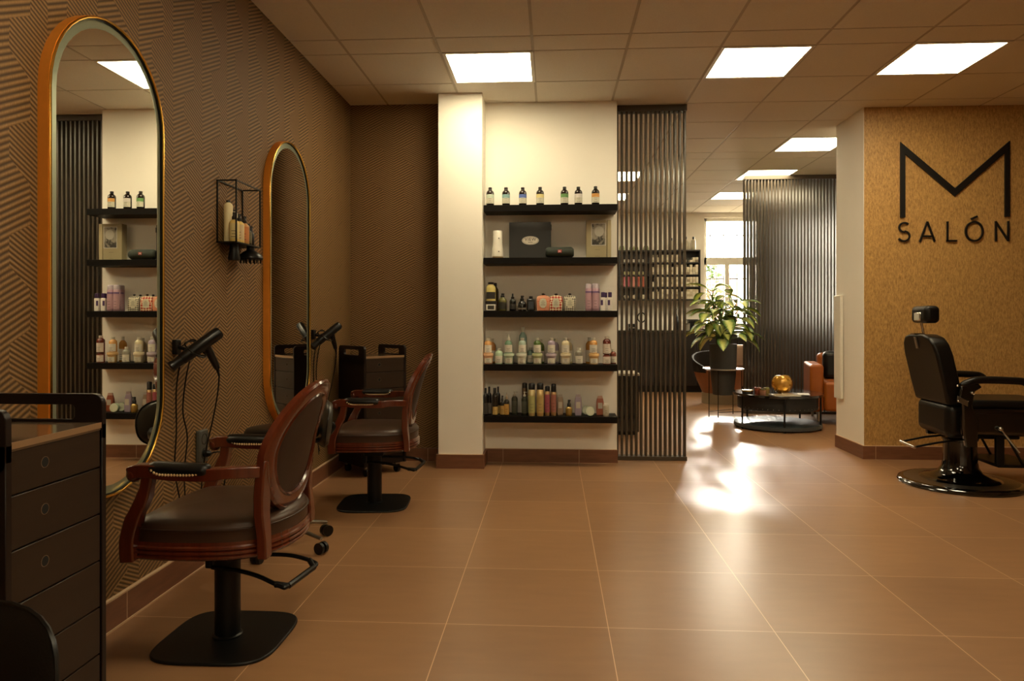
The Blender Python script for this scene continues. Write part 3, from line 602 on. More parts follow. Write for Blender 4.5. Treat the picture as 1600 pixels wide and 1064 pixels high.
text('lettering', 'VIEW', .034, INK, l, Matrix.Translation((ox, -.0022, oz + .008)) @ Matrix.Rotation(PI / 2, 4, 'X'), sp=1.15)
MB().box(ox - .018, ox + .018, -.002, -.0012, oz - .016, oz - .013).build('small_print', INK, l)
xs0, xs1 = wx(853, 5.45), wx(896, 5.45); t = thing('portable_speaker', 'dark green cylindrical portable speaker with a red badge', 'speaker', ((xs0 + xs1) / 2, 5.45, Z)); hl = (xs1 - xs0) / 2; rr = .041
MB().tube([(-hl, 0, rr), (-hl + .008, 0, rr), (-hl + .02, 0, rr), (hl - .02, 0, rr), (hl - .008, 0, rr), (hl, 0, rr)], [.030, .036, .041, .041, .036, .030], 28).build('speaker_body', pm('speaker_fabric', '232a20', .75, vary=.3, vs=220), t, ang=60)
for s in (-1, 1): MB().tube([(s * (hl - .001), 0, rr), (s * (hl + .003), 0, rr)], .027, 24).build('end_cap', BLK, t)
b = MB().box(-.014, .014, -.0435, -.040, rr - .006, rr + .016).build('badge', cm('c8302a', .4), t, bevel=.002); text('lettering', 'JBL', .016, cm('e8e0d8', .5), b, Matrix.Translation((0, -.0438, rr + .005)) @ Matrix.Rotation(PI / 2, 4, 'X'))
xa, xb = wx(916, 5.5), wx(955, 5.5); h = wz(344.2, 0, 5.5) - Z; t = thing('gift_box', 'khaki gift box with a framed black and white picture on its front', 'box', (xa, 5.5, Z)); W_ = xb - xa
MB().box(0, W_ * .82, 0, .07, 0, h).build('box_body', cm('9c8c62', .55), t, bevel=.002); MB().box(W_ * .835, W_, 0, .07, 0, h).build('sleeve', cm('a8976a', .55), t, bevel=.002)
pc = MB().box(W_ * .2, W_ * .79, -.0015, 0, h * .33, h * .92).build('picture', cm('b8b0a0', .5), t)
k = NT('photo_print'); n1 = k.noise(k.coords((1, 1, 1)), 26, 4, .6); rp = k.n('ShaderNodeMapRange'); k.l(n1, rp.inputs[0]); rp.inputs[1].default_value = .42; rp.inputs[2].default_value = .6
k.l(k.mix(rp.outputs[0], lin('2b2822'), lin('8d8678')), k.b.inputs['Base Color'])
MB().box(W_ * .23, W_ * .76, -.0022, -.0012, h * .35, h * .90).build('photo', k.m, pc)
MB().prism([(W_ * .52 + .036 * math.cos(a), h * .70 + .040 * math.sin(a)) for a in [2 * PI * i / 24 for i in range(24)]], lambda u, v, w: (u, w, v), -.003, -.002).build('pale_disc', cm('a8a090', .5), pc)
MB().box(W_ * .36, W_ * .56, -.001, 0, h * .22, h * .225).box(W_ * .36, W_ * .54, -.001, 0, h * .05, h * .055).build('print', INK, t)
# third shelf (Z 1.196)
Z = SZ[2]
Y = 5.47; X, h = place(767.5, Y, 470.5, Z)
t = thing('square_jar', 'square black lidded jar with a white framed label at the left of the middle shelf', 'jar', (X, Y, Z)); MB().box(-.04, .04, -.03, .03, 0, .052).build('body', cm('2b2620', .3), t, bevel=.004); MB().box(-.041, .041, -.031, .031, .053, .075).build('lid', BLK, t, bevel=.003)
l = MB().box(-.036, .036, -.0312, -.030, .004, .050).build('label', LBL, t); MB().box(-.025, .025, -.032, -.031, .012, .042).build('label_centre', cm('3a3224', .5), l)
hj = .0752
X2, h2 = place(767.8, Y, 441, Z + hj); round_bottle('oil_bottle', 'golden oil bottle with black label standing on the square black jar', 'bottle', None, (X - .002, Y, Z + hj), .037, h2, cm('c8b45c', .15), 'screw', BLK, neck=.12, shoulder=.2, label=cm('2a2420', .5), lz=(.12, .48), capr=.62)
Yb = 5.56; X, h = place(771, Yb, 442, Z); round_bottle('oil_bottle', 'dark oil bottle behind the square jar, only its cap showing', 'bottle', None, (X + .01, Yb + .02, Z), .03, h, cm('4a3c20', .15), 'screw', BLK, neck=.12, shoulder=.2)
X, h = place(785.3, Y, 458.5, Z); round_bottle('oil_bottle', 'small olive glass bottle with dark label and black pump', 'bottle', None, (X, Y, Z), .031, h, cm('6d6a30', .15), 'spray', BLK, neck=.22, shoulder=.2, label=cm('2c2a1c', .5), lz=(.1, .5), capr=.5)
X, h = place(801.1, Y, 458.5, Z); round_bottle('dropper_bottle', 'slim black dropper bottle on the middle shelf', 'bottle', None, (X, Y, Z), .025, h, cm('131210', .15), 'dropper', BLK, neck=.3, shoulder=.15, label=cm('33302a', .5), lz=(.1, .4), capr=.5)
X, h = place(815.8, Y, 462, Z); round_bottle('pump_bottle', 'squat black bottle with pump, between two taller black bottles', 'bottle', None, (X, Y, Z), .032, h, cm('151311', .15), 'spray', BLK, neck=.34, shoulder=.2, label=cm('8f8878', .5), lz=(.1, .2), capr=.5)
X, h = place(829.6, Y, 463, Z); t = thing('flask_bottle', 'flat rectangular black bottle beside the orange pouches', 'bottle', (X, Y, Z)); MB().box(-.031, .031, -.018, .018, 0, h * .83).build('body', cm('181818', .2), t, bevel=.008); MB().lathe([(.014, h * .82), (.014, h)], n=14).build('cap', BLK, t)
MB().box(-.018, .018, -.019, -.0178, h * .15, h * .65).build('label', cm('2e3440', .5), t)
def check(name, a, b, s=90):
    k = NT(name); tc = k.n('ShaderNodeTexCoord'); mp = k.n('ShaderNodeMapping'); mp.inputs['Rotation'].default_value = (0, R(45), 0); k.l(tc.outputs['Object'], mp.inputs[0])
    c = k.n('ShaderNodeTexChecker'); k.l(mp.outputs[0], c.inputs['Vector']); c.inputs['Scale'].default_value = s; c.inputs['Color1'].default_value = lin(a); c.inputs['Color2'].default_value = lin(b); k.l(c.outputs[0], k.b.inputs['Base Color']); k.b.inputs['Roughness'].default_value = .5; return k.m
PG = 'patterned pouches on the middle shelf'
for px, mt, nm, wd in ((848.5, check('orange_pattern', 'c05828', 'd8a888', 130), 'orange patterned', 19.5), (868.6, check('red_pattern', 'a82818', 'dccaa6', 62), 'red and cream checked', 19.5), (890.3, check('black_pattern', '100f0e', 'd8d0b8', 95), 'black and white checked', 18)):
    for row, Y in ((0, 5.46), (1, 5.55)):
        X, h = place(px, 5.46, 458, Z); W2 = rad(wd, 5.46); X = X + row * .004
        t = thing('product_pouch', f'{nm} pouch with oval cream label and black cap, ' + ('front row' if row == 0 else 'standing behind its twin'), 'pouch', (X, Y, Z), 0, PG)
        MB().add([(sx * W2 * fx, sy * .018 * fy, z) for z, fx, fy in ((0, .95, 1.0), (h * .3, 1, 1.1), (h * .7, 1, .7), (h * .82, .9, .3), (h * .88, .3, .25)) for sx, sy in ((-1, -1), (1, -1), (1, 1), (-1, 1))], [(j * 4 + q, j * 4 + (q + 1) % 4, j * 4 + 4 + (q + 1) % 4, j * 4 + 4 + q) for j in range(4) for q in range(4)] + [(3, 2, 1, 0), (16, 17, 18, 19)]).build('pouch_body', mt, t, bevel=.003)
        MB().ball((0, 0, h * .94), .010, 12, 1.2, .9, .8).build('cap', BLK, t)
        if row == 0:
            l = MB().prism([(.028 * math.copysign(abs(math.cos(a)) ** .8, math.cos(a)), h * .44 + .037 * math.sin(a)) for a in [2 * PI * i / 24 for i in range(24)]], lambda u, v, w: (u, w, v), -.0215, -.0185).build('label', cm('cfc8aa', .5), t); print_lines(l, .0222, h * .3, h * .6, 4, flat=.018)
CG = 'tall lilac cans on the middle shelf'
for i, (px, top) in enumerate(((919.7, 443), (930.2, 443), (921.5, 443.6), (932, 443.6))):
    Y = 5.46 if i < 2 else 5.54; X, h = place(px, Y, top, Z)
    round_bottle('hairspray_can', 'tall lilac pink can with pale cap, ' + ('left of the front pair', 'right of the front pair', 'left of the pair behind', 'right of the pair behind')[i], 'can', CG, (X, Y, Z), rad(10.2, Y), h, cm('b08494', .35), 'can', cm('b8a8b4', .4), neck=.16, shoulder=.03, band=(cm('705088', .4), .66, .72), label=cm('bd909c', .4), lz=(.08, .64))
VG = 'small white and purple bottles on the middle shelf'
for i, (px, Y) in enumerate(((942, 5.46), (953, 5.46), (947, 5.53))):
    X, h = place(px, 5.46, 456.5, Z); t = thing('white_purple_bottle', 'small white bottle with purple cap, ' + ('left of the front two', 'rightmost on the middle shelf', 'behind the front two')[i], 'bottle', (X, Y, Z), 0, VG)
    MB().box(-.018, .018, -.014, .014, 0, h * .72).build('body', cm('e6dfd6', .4), t, bevel=.004); MB().box(-.0135, .0135, -.0125, .0125, h * .725, h).build('cap', cm('3c1c58', .4), t, bevel=.003); MB().box(-.0175, .0, -.0148, -.0138, h * .3, h * .58).build('label', cm('42205e', .5), t)
# fourth shelf
Z = SZ[3]; TG = 'pastel tubs on the fourth shelf'; BG = 'pastel bottles standing on the tubs'
def tub(px, col, lab, Y=5.47, grp=TG):
    X = wx(px, Y); r = rad(16.8, Y); h = .083; t = thing('hair_mask_tub', f'{lab} round tub of hair mask on the fourth shelf', 'tub', (X, Y, Z), 0, grp); c = cm(col, .4)
    MB().lathe([(r * .74, 0), (r * .78, .002), (r * .88, h * .72), (.001, h * .73)], n=28).build('body', c, t); MB().lathe([(r * .93, h * .73), (r, h * .76), (r, h * .95), (r * .95, h)], n=28).build('lid', c, t)
    l = arc_label(r * .83 + .0018, h * .12, h * .56, .9).build('label', cm('d9d2bc', .5), t); print_lines(l, r * .83 + .0022, h * .15, h * .5, 3, half=.4); return X, h
data = ((763, 'e0a878', 'leftmost, peach orange', 'd9984c', 'orange', 762.6, 528.5, 'screw'), (795.2, 'b4c8a8', 'pale mint, second from left,', '6f9c7c', 'clear green with a thin nozzle', 794.6, 520.5, 'nozzle'), (815.2, 'd2d2bc', 'whitish, third from left,', 'a8c4b0', 'pale mint', 816.2, 528, 'screw'),
        (839.7, 'b4b880', 'olive green', '4f6c24', 'dark green', 839.6, 528, 'screw'), (861.5, 'b4a0ac', 'lilac', 'a894ac', 'lilac', 861.5, 528, 'screw'), (883.9, 'd8c8a0', 'cream', 'd8c898', 'cream yellow', 883.6, 528, 'screw'), (928, 'e0b068', 'rightmost, orange', 'd9943c', 'amber orange', 927.2, 527.6, 'screw'))
for px, tc_, tl, bc, bl, bpx, top, cp in data:
    X, h = tub(px, tc_, tl); Y = 5.47; Xb = wx(bpx, Y); zt_ = Z + h; hb = wz(top, Xb, Y) - zt_
    round_bottle('shampoo_bottle', f'{bl} shampoo bottle with white label standing on a tub', 'bottle', BG, (Xb, Y, zt_ + .0005), rad(12, Y), hb, cm(bc, .22), cp, cm('cdc8b4', .4), neck=.16 if cp == 'screw' else .36, shoulder=.16, label=cm('dad3c0', .6), lz=(.05, .55 if cp == 'screw' else .42), capr=.5)
RG = 'bottles on the fourth shelf'
def rb(px, Y, top, r, col, lab, **k):
    X, h = place(px, Y, top, Z); return round_bottle('shampoo_bottle', lab, 'bottle', RG, (X, Y, Z), r, h, cm(col, .22), 'screw', cm('cdc8b4', .4), label=cm('dad3c0', .6), lz=(.08, .52), capr=.45, neck=.14, shoulder=.16, **k)
rb(779.8, 5.47, 544, .030, 'a8c8a0', 'small mint green bottle between the first two tubs'); rb(904.7, 5.47, 543.5, .029, '8a8474', 'small clear bottle with white label between cream and orange tubs')
rb(817, 5.56, 511, .031, '8cb4ac', 'tall teal bottle rising behind the pale mint one'); rb(769, 5.56, 529, .028, 'd08a40', 'orange bottle half hidden behind the leftmost stack'); rb(845, 5.56, 530, .028, '4f6c24', 'dark green bottle peeping out behind the green stack')
rb(921, 5.56, 527, .029, 'c8852c', 'amber bottle half hidden behind the orange stack'); rb(868, 5.57, 529, .027, 'a090a8', 'lilac bottle half hidden behind the lilac stack'); rb(889, 5.57, 529, .027, 'c8b888', 'cream bottle half hidden behind the cream stack')
rb(829, 5.56, 543, .026, '7c9c8c', 'short grey green bottle in shadow between mint and green stacks'); rb(958, 5.57, 546, .024, 'a05040', 'short red bottle behind the red brown stack at the right')
X, h1 = place(948, 5.47, 553.5, Z); round_bottle('shampoo_bottle', 'lower of the two stacked red brown bottles at the right end', 'bottle', RG, (X, 5.47, Z), .030, h1 , cm('7a2c1c', .22), 'screw', cm('7a2c1c', .3), neck=.06, shoulder=.10, label=cm('d5c8b8', .6), lz=(.1, .78), capr=.7)
X2, h2 = place(947.8, 5.47, 525.5, Z + h1); round_bottle('shampoo_bottle', 'upper of the two stacked red brown bottles at the right end', 'bottle', RG, (X, 5.47, Z + h1 + .0005), .030, h2, cm('6a2418', .22), 'screw', cm('c8b8a8', .4), neck=.14, shoulder=.14, label=cm('d5c8b8', .6), lz=(.05, .58), capr=.5)
# fifth shelf
Z = SZ[4]; LG = 'styling products on the lowest shelf'
def lb(nm, px, Y, top, wpx, col, lab, cap='screw', capm=None, base=None, rough=.25, metal=0, cat='bottle', **k):
    X, h = place(px, Y, top, Z); return round_bottle(nm, lab, cat, LG, (X, Y, Z), rad(wpx, Y), h, cm(col, rough, metal), cap, capm or BLK, **k)
lb('black_bottle', 758.8, 5.46, 606, 7.5, '121010', 'black bottle with white print, leftmost on the lowest shelf', label=cm('34302c', .5), lz=(.05, .45), lines_=4, neck=.2, capr=.45)
lb('black_bottle', 764.4, 5.49, 604, 7.5, '121010', 'black bottle with white print, second from left on the lowest shelf', label=cm('6a645c', .5), lz=(.05, .42), lines_=4, neck=.2, capr=.45)
lb('black_bottle', 772, 5.52, 606, 6, '121010', 'plain black bottle behind the yellow labelled ones', neck=.2, capr=.45)
lb('brown_bottle', 773.8, 5.46, 606, 8.5, '1c1208', 'dark bottle with yellow label, taller one', label=cm('c8a048', .5), lz=(.03, .32), neck=.2, capr=.4); lb('brown_bottle', 778.3, 5.53, 604, 7, '1c1208', 'dark bottle with yellow label half hidden at the back', label=cm('c8a048', .5), lz=(.03, .32), neck=.2, capr=.4)
lb('spray_bottle', 784.8, 5.46, 618, 7.2, '17120c', 'short dark bottle with small yellow label and black spray top', 'spray', label=cm('b89040', .5), lz=(.05, .5), neck=.3)
lb('spray_bottle', 791.5, 5.46, 613, 8.6, '1a1208', 'dark bottle with big yellow label and pale nozzle', 'nozzle', cm('a89070', .4), label=cm('c89438', .5), lz=(.04, .5), neck=.3)
lb('pump_bottle', 804, 5.5, 611.5, 9.6, '3e4032', 'grey green bottle with white pump, left one', 'pump', cm('d0c8b4', .4), label=cm('4a4c3c', .5), lz=(.1, .6), neck=.2); lb('hairspray_can', 819.8, 5.56, 598, 8.6, '6b4c28', 'bronze can with black cap behind the green pump bottle', 'can', rough=.3, metal=.6, neck=.15, shoulder=.03, cat='can')
lb('pump_bottle', 819.6, 5.47, 612, 9.6, '33382c', 'grey green bottle with white pump, right one beside the gold cans', 'pump', cm('d0c8b4', .4), label=cm('434838', .5), lz=(.1, .6), neck=.2)
lb('hairspray_can', 830.8, 5.44, 598.5, 11.2, 'b8a468', 'tall gold can with green print on the lowest shelf', 'can', metal=.3, label=cm('a8a860', .4), lz=(.1, .62), neck=.18, shoulder=.03, cat='can'); lb('hairspray_can', 844, 5.44, 598.3, 11.2, 'c09c58', 'tall gold can with orange print on the lowest shelf', 'can', metal=.3, label=cm('b89850', .4), lz=(.1, .62), neck=.18, shoulder=.03, cat='can')
lb('hairspray_can', 855.2, 5.46, 603, 8.2, 'b88850', 'shorter gold can with raspberry pink label', 'can', metal=.3, label=cm('a84858', .4), lz=(.12, .72), neck=.16, shoulder=.03, cat='can'); lb('hairspray_can', 865, 5.46, 599.5, 8.4, 'b88850', 'gold can with dusty pink label and tall black cap', 'can', metal=.3, label=cm('a86050', .4), lz=(.12, .66), neck=.24, shoulder=.03, cat='can')
def bag(px, Y, top, wpx, col, lab, tip='c8c0b4'):
    X, h = place(px, Y, top, Z); w2 = rad(wpx, Y); t = thing('refill_pouch', lab, 'pouch', (X, Y, Z), 0, LG)
    MB().add([(sx * w2 * fx, sy * .022 * fy, z) for z, fx, fy in ((0, .9, 1.0), (h * .3, 1, 1), (h * .7, .95, .6), (h * .88, .8, .25)) for sx, sy in ((-1, -1), (1, -1), (1, 1), (-1, 1))], [(j * 4 + q, j * 4 + (q + 1) % 4, j * 4 + 4 + (q + 1) % 4, j * 4 + 4 + q) for j in range(3) for q in range(4)] + [(3, 2, 1, 0), (12, 13, 14, 15)]).build('pouch_body', cm(col, .4), t, bevel=.004)
    MB().add([(sx * w2 * .8 * f, sy * .005, z) for z, f in ((h * .87, 1), (h, .75)) for sx, sy in ((-1, -1), (1, -1), (1, 1), (-1, 1))], [(q, (q + 1) % 4, 4 + (q + 1) % 4, 4 + q) for q in range(4)] + [(3, 2, 1, 0), (4, 5, 6, 7)]).build('folded_top', cm(tip, .4), t)
    MB().box(-w2 * .6, w2 * .6, -.0235, -.0215, h * .35, h * .65).build('label', cm('c8bca8', .5), t)
bag(875.5, 5.5, 616, 9.4, '9a7c60', 'beige stand-up pouch next to the pink cans'); bag(903.3, 5.49, 616, 11, '9c88a0', 'lilac stand-up pouch right of the gold pump bottle', 'c0b0bc'); bag(937.5, 5.52, 618.5, 11.5, 'b0502c', 'orange red stand-up pouch near the right end', 'd8a890')
lb('pump_bottle', 889, 5.45, 624.5, 10.4, 'a88434', 'squat gold bottle with black pump', 'spray', metal=.4, neck=.42, capr=.55)
for px, Y, lab in ((916.5, 5.52, 'pale green round tin standing on edge, partly hidden'), (921.8, 5.46, 'pale green round tin standing on edge in front')):
    X = wx(px, Y); r = .036; t = thing('round_tin', lab, 'tin', (X, Y, Z + r), 0, 'round tins on the lowest shelf'); Mx = Matrix.Rotation(PI / 2 - .12, 4, 'X')
    MB().lathe([(r, 0), (r, .022), (r * .97, .024)], n=28, M=Mx).build('body', cm('8fa888', .4), t); MB().lathe([(r * .92, .024), (r * .9, .026), (.001, .026)], n=28, M=Mx).build('lid', cm('c4c8ac', .4), t)
lb('marbled_tube', 946.8, 5.44, 631, 9.4, 'c9c2ac', 'small marbled white tube, rightmost on the lowest shelf', 'screw', cm('d0cab8', .4), label=cm('b8b098', .5), lz=(.15, .8), neck=.06, shoulder=.05, capr=.85)
# ---------------------------------------------------------------- wire wall shelf with products
t = thing('wire_shelf', 'small black wire box shelf on the striped wall between the two mirrors', 'shelf', (WL, 3.35, 1.507)); L, D, H = .28, .097, .298; e = .0032; f = MB()
for x in (.004, D):
    for y in (0, L): f.box(x - e, x + e, y - e, y + e, 0, H)
for z in (0, H):
    for x in (.004, D): f.box(x - e, x + e, -e, L + e, z - e, z + e)
    for y in (0, L): f.box(0, D + e, y - e, y + e, z - e, z + e)
f.build('wire_frame', M['black'], t, smooth=False); MB().box(.004, D, 0, L, -.002, .002).build('tray', M['black'], t)
z0 = 1.5095; WG = 'products in the wire wall shelf'; YEL = 'f0cc60'
def wb(x, y, r, h, col, lab, cap='can', cat='bottle', capm=None, **k): return round_bottle('styling_bottle', lab, cat, WG, (WL + x, y, z0), r, h, cm(col, .35), cap, capm or BLK, rz=R(15), **k)
wb(.029, 3.412, .0215, .208, 'f0dca0', 'tall pale yellow can, largest in the wire shelf', 'screw', 'can', neck=.05, shoulder=.08, capr=.5); wb(.029, 3.475, .02, .172, 'f0dcae', 'pale yellow can behind, second tallest in the wire shelf', 'screw', 'can', neck=.06, shoulder=.08, capr=.5)
wb(.029, 3.54, .02, .14, 'c89890', 'pink and white bottle with white foam pump in the wire shelf', 'spray', capm=cm('e0d8cc', .4), neck=.3)
wb(.070, 3.388, .0235, .146, YEL, 'yellow bottle with black spray top, nearest of three in the wire shelf', 'spray', neck=.25, label=cm('e0c878', .5)); wb(.070, 3.445, .0235, .146, YEL, 'yellow bottle with black spray top, middle of three in the wire shelf', 'spray', neck=.25, label=cm('d8c090', .5)); wb(.070, 3.502, .0235, .142, 'd89038', 'orange yellow bottle, farthest of three in the wire shelf', 'spray', neck=.25, label=cm('d07838', .5))
wb(.072, 3.549, .016, .11, '2a2820', 'small dark bottle with olive label in the wire shelf', 'spray', neck=.3, label=cm('6d6a48', .5)); wb(.066, 3.594, .0155, .105, '14120f', 'glossy black small bottle at the far end of the wire shelf', 'spray', neck=.3); wb(.03, 3.585, .016, .12, '14120f', 'black dropper bottle behind at the far end of the wire shelf', 'dropper', neck=.35)
t = thing('nozzle_attachment', 'black cone dryer nozzle hanging below the wire shelf', 'attachment', (WL + .05, 3.43, 1.425)); MB().lathe([(.028, 0), (.03, .01), (.022, .05), (.022, .079)], n=20).build('cone', M['blackp'], t); MB().tube([(0, 0, .078), (0, 0, .0815)], .012).build('hook', M['black'], t)
t = thing('diffuser_attachment', 'black dome shaped dryer diffuser with teeth hanging below the wire shelf', 'attachment', (WL + .075, 3.565, 1.432)); MB().lathe([(.058, .006), (.062, .014), (.058, .028), (.038, .045), (.02, .055), (.02, .072)], n=28).build('dome', M['blackp'], t)
q_ = MB()
for rr_, nn in ((.05, 16), (.03, 9)):
    for i in range(nn): a = 2 * PI * i / nn; q_.lathe([(.0035, .008), (.002, -.012)], c=(rr_ * math.cos(a), rr_ * math.sin(a), 0), n=6)
q_.build('teeth', M['blackp'], t)
# ---------------------------------------------------------------- barber chair
t = thing('barber_chair', 'big black leather barber chair on a round glossy base by the gold wall', 'barber chair', (2.80, 5.06, 0), R(-3))
MB().lathe([(.38, 0), (.385, .012), (.375, .028), (.345, .036), (.335, .030), (.25, .038), (.235, .05), (.22, .052), (.18, .062), (.135, .085), (.112, .12), (.104, .17), (.102, .30), (.11, .305), (.11, .315), (.06, .32)], n=56).build('base', M['lacquer'], t, ang=50)
MB().lathe([(.345, .0345), (.30, .037), (.262, .0395)], n=56).build('base_ring', M['steel'], t)
MB().lathe([(.075, .30), (.075, .36)]).box(-.13, .3, -.16, .16, .335, .365).build('seat_mount', M['black'], t, bevel=.01)
MB().box(-.11, .50, -.245, .245, .365, .545).build('seat_frame', M['lacquer'], t, bevel=.03, seg=4)
MB().box(-.185, -.04, -.225, .235, .345, .575).build('seat_back_bolster', M['bleather'], t, bevel=.05, seg=5)
MB().box(-.08, .50, -.215, .215, .54, .60).build('seat_cushion', M['bleather'], t, bevel=.028, seg=5)
fb = lambda u, v, w: (-.135 + w - .22 * (v - .56), u, v)
bk = MB(); pr = [(-.232, .565), (-.245, .7), (-.245, .9), (-.225, .97), (-.18, 1.012), (-.1, 1.03), (.1, 1.03), (.18, 1.012), (.225, .97), (.245, .9), (.245, .7), (.232, .565)]
bk.prism(pr, fb, -.055, .055).build('backrest', M['bleather'], t, bevel=.018, seg=4)
MB().prism([(-.016, .93), (-.016, 1.01), (.016, 1.01), (.016, .93)], fb, -.064, -.05).build('headrest_clamp', M['steel'], t, bevel=.003)
MB().prism([(-.0245, 1.027), (-.0245, 1.037), (.0245, 1.037), (.0245, 1.027)], fb, -.07, .0).build('slot_cover', M['chrome'], t)
hp = MB().tube([(-.235, .0, 1.02), (-.25, .0, 1.10), (-.262, .0, 1.15)], .0085, 10).build('headrest_post', M['chrome'], t)
hd = MB().box(-.275, -.175, -.115, .115, 1.105, 1.225).build('headrest', M['bleather'], t, bevel=.032, seg=5); MB().box(-.283, -.268, -.045, .045, 1.12, 1.18).build('headrest_plate', M['chrome'], hd, bevel=.006)
for s in (-1, 1):
    y = .268 * s
    a = MB().tube(smooth_pts([(-.13, y, .70), (-.09, y, .715), (-.03, y, .735), (.06, y, .738), (.18, y, .735), (.25, y, .73), (.285, y, .712), (.292, y, .69)], 4), [.012, .018, .022, .026] + [.029] * 20 + [.03, .03, .028, .024, .018], 12, flat=.85).build('armrest', M['bleather'], t, ang=60)
    MB().prism([(-.12, .575), (-.14, .62), (-.13, .70), (-.02, .715), (.0, .69), (-.045, .66), (-.06, .57), (-.02, .47), (-.03, .30), (-.10, .30), (-.12, .42)], lambda u, v, w: (u, w, v), y - .016, y + .016).build('arm_bracket', M['lacquer'], t, bevel=.008)
    bs = MB()
    for x, z, r in ((-.155, .70, .008), (-.15, .60, .007), (-.065, .655, .009), (-.055, .645, .006), (-.09, .60, .005)): bs.ball((x, y + s * .02, z), r, 10)
    bs.build('chrome_bolt', M['chrome'], t)
MB().prism([(-.16, .60), (-.155, .635), (-.09, .60), (-.092, .565)], lambda u, v, w: (u, w, v), -.291, -.286).build('hinge_plate', M['steel'], t, bevel=.002)
lv = MB().tube([(-.05, -.1, .32), (-.2, -.12, .30), (-.365, -.16, .275)], .007, 8).tube([(-.05, .1, .32), (-.2, .06, .31), (-.375, .01, .283)], .007, 8).build('pump_lever', M['black'], t); MB().tube([(-.365, -.165, .274), (-.378, .02, .284)], .010, 10).build('lever_grip', M['chrome'], lv)
rv = MB().tube([(.12, -.262, .42), (.23, -.275, .27)], .006, 8).build('recline_lever', M['chrome'], t); MB().ball((.12, -.264, .42), .015, 14).build('lever_knob', M['chrome'], rv)
MB().box(.13, .18, -.2, -.17, .17, .40).box(.13, .18, .17, .2, .17, .40).box(.14, .42, -.2, .2, .155, .175).tube([(.2, -.19, .36), (.3, -.19, .17)], .009).tube([(.2, .19, .36), (.3, .19, .17)], .009).build('footrest', M['black'], t, bevel=.004)
# ---------------------------------------------------------------- lounge
cx, cy = 2.36, 7.62; t = thing('coffee_table', 'round black two tier coffee table in front of the far slatted screen', 'table', (cx, cy, 0)); zt = .365
MB().lathe([(.445, zt - .028), (.452, zt - .024), (.452, zt - .002), (.45, zt)], n=56).build('tabletop', pm('black_glass', '17130f', .12, coat=.6), t)
MB().lathe([(.43, .012), (.438, .018), (.438, .05), (.43, .055)], n=56).build('lower_shelf', pm('black_slate', '3a4043', .4, vary=.2), t)
for a in (200, 262, 330, 40, 120): c, s = math.cos(R(a)), math.sin(R(a)); MB().tube([(c * .425, s * .425, 0), (c * .425, s * .425, zt - .02)], .0095, 8).build('leg', M['black'], t)
bs = MB().lathe([(.385, .20), (.40, .205), (.40, zt - .03)], n=48).build('drawer_basket', pm('black_mesh', '12100e', .6), t); dots = MB()
for i in range(48): a = 2 * PI * i / 48; dots.ball((.401 * math.cos(a), .401 * math.sin(a), .222), .0035, 6)
dots.build('rivets', M['steel'], bs)
def tz(px, Y): return wx(px, Y)
t = thing('glass_globe', 'crackled amber glass globe candle holder on the coffee table', 'candle holder', (wx(1222, 7.5), 7.5, zt)); r = .104
MB().lathe([(.045, .0)] + [(r * math.sin(a), r * .96 - r * math.cos(a)) for a in [R(x) for x in range(28, 156, 8)]], n=40).build('globe', M['amberglass'], t, ang=80); MB().lathe([(.035, .012), (.035, .05)], n=20).build('candle', cm('e0c080', .5), t)
for px, Y, r, h, c1, c2, lab in ((1184, 7.48, .034, .062, 'a03c20', 'b06040', 'copper red jar candle on the coffee table'), (1192, 7.40, .03, .055, 'b07050', '80702c', 'striped jar candle beside the red one'), (1197.5, 7.5, .032, .058, '907030', 'a0a040', 'gold green topped jar candle on the coffee table')):
    t = thing('jar_candle', lab, 'candle', (wx(px, Y), Y, zt), 0, 'jar candles on the coffee table'); MB().lathe([(r * .95, 0), (r, .004), (r, h * .78)], n=24).build('jar', cm(c1, .2), t); MB().lathe([(r * 1.02, h * .78), (r * 1.02, h)], n=24).build('lid', cm(c2, .25, .6), t)
t = thing('flat_tin', 'flat gold tin at the left of the coffee table', 'tin', (wx(1168, 7.5), 7.5, zt)); MB().lathe([(.055, 0), (.055, .02)], n=28).build('body', BLK, t); MB().lathe([(.057, .0205), (.057, .034)], n=28).build('lid', cm('b89438', .25, .7), t)
for i, (px, Y, a, c_, lab) in enumerate(((1226, 7.33, 5, 'b8a88c', 'open pale magazine at the front edge of the coffee table'), (1243, 7.36, -14, 'c8bca8', 'second pale magazine lying partly over the first'))):
    t = thing('magazine', lab, 'magazine', (wx(px, Y), Y, zt + .006 * i), R(a), 'magazines on the coffee table'); MB().box(-.13, .13, -.09, .09, 0, .005).build('pages', M['paper'], t); MB().box(-.12, .02, -.08, .08, .0051, .0056).build('cover_print', cm('8a7458' if i else 'a08460', .4), t)
# armchairs
t = thing('orange_armchair', 'orange tan leather armchair half hidden behind the sign wall', 'armchair', (3.36, 8.08, 0), R(-14))
for s in (-1, 1): MB().box(s * .44 - .07, s * .44 + .07, -.36, .38, .13, .64).build('arm', M['orange'], t, bevel=.03, seg=4)
MB().box(-.37, .37, -.38, .30, .14, .46).build('seat', M['orange'], t, bevel=.035, seg=4); MB().box(-.37, .37, .24, .42, .2, .74).build('backrest', M['orange'], t, bevel=.05, seg=4)
for x in (-.42, .42):
    for y in (-.3, .3): MB().lathe([(.014, 0), (.02, .135)], c=(x, y, 0), n=12).build('leg', M['steel'], t)
t = thing('dark_cushion', 'black cushion leaning on the seat of the orange armchair', 'cushion', (3.30, 8.12, .462), R(-14)); MB().box(-.27, .2, -.04, .10, 0, .31).build('cushion_body', M['bleather'], t, bevel=.05, seg=4)
t = thing('tub_armchair', 'round brown leather tub armchair on a beige plinth behind the plant', 'armchair', (2.27, 9.75, 0), R(25)); n = 40
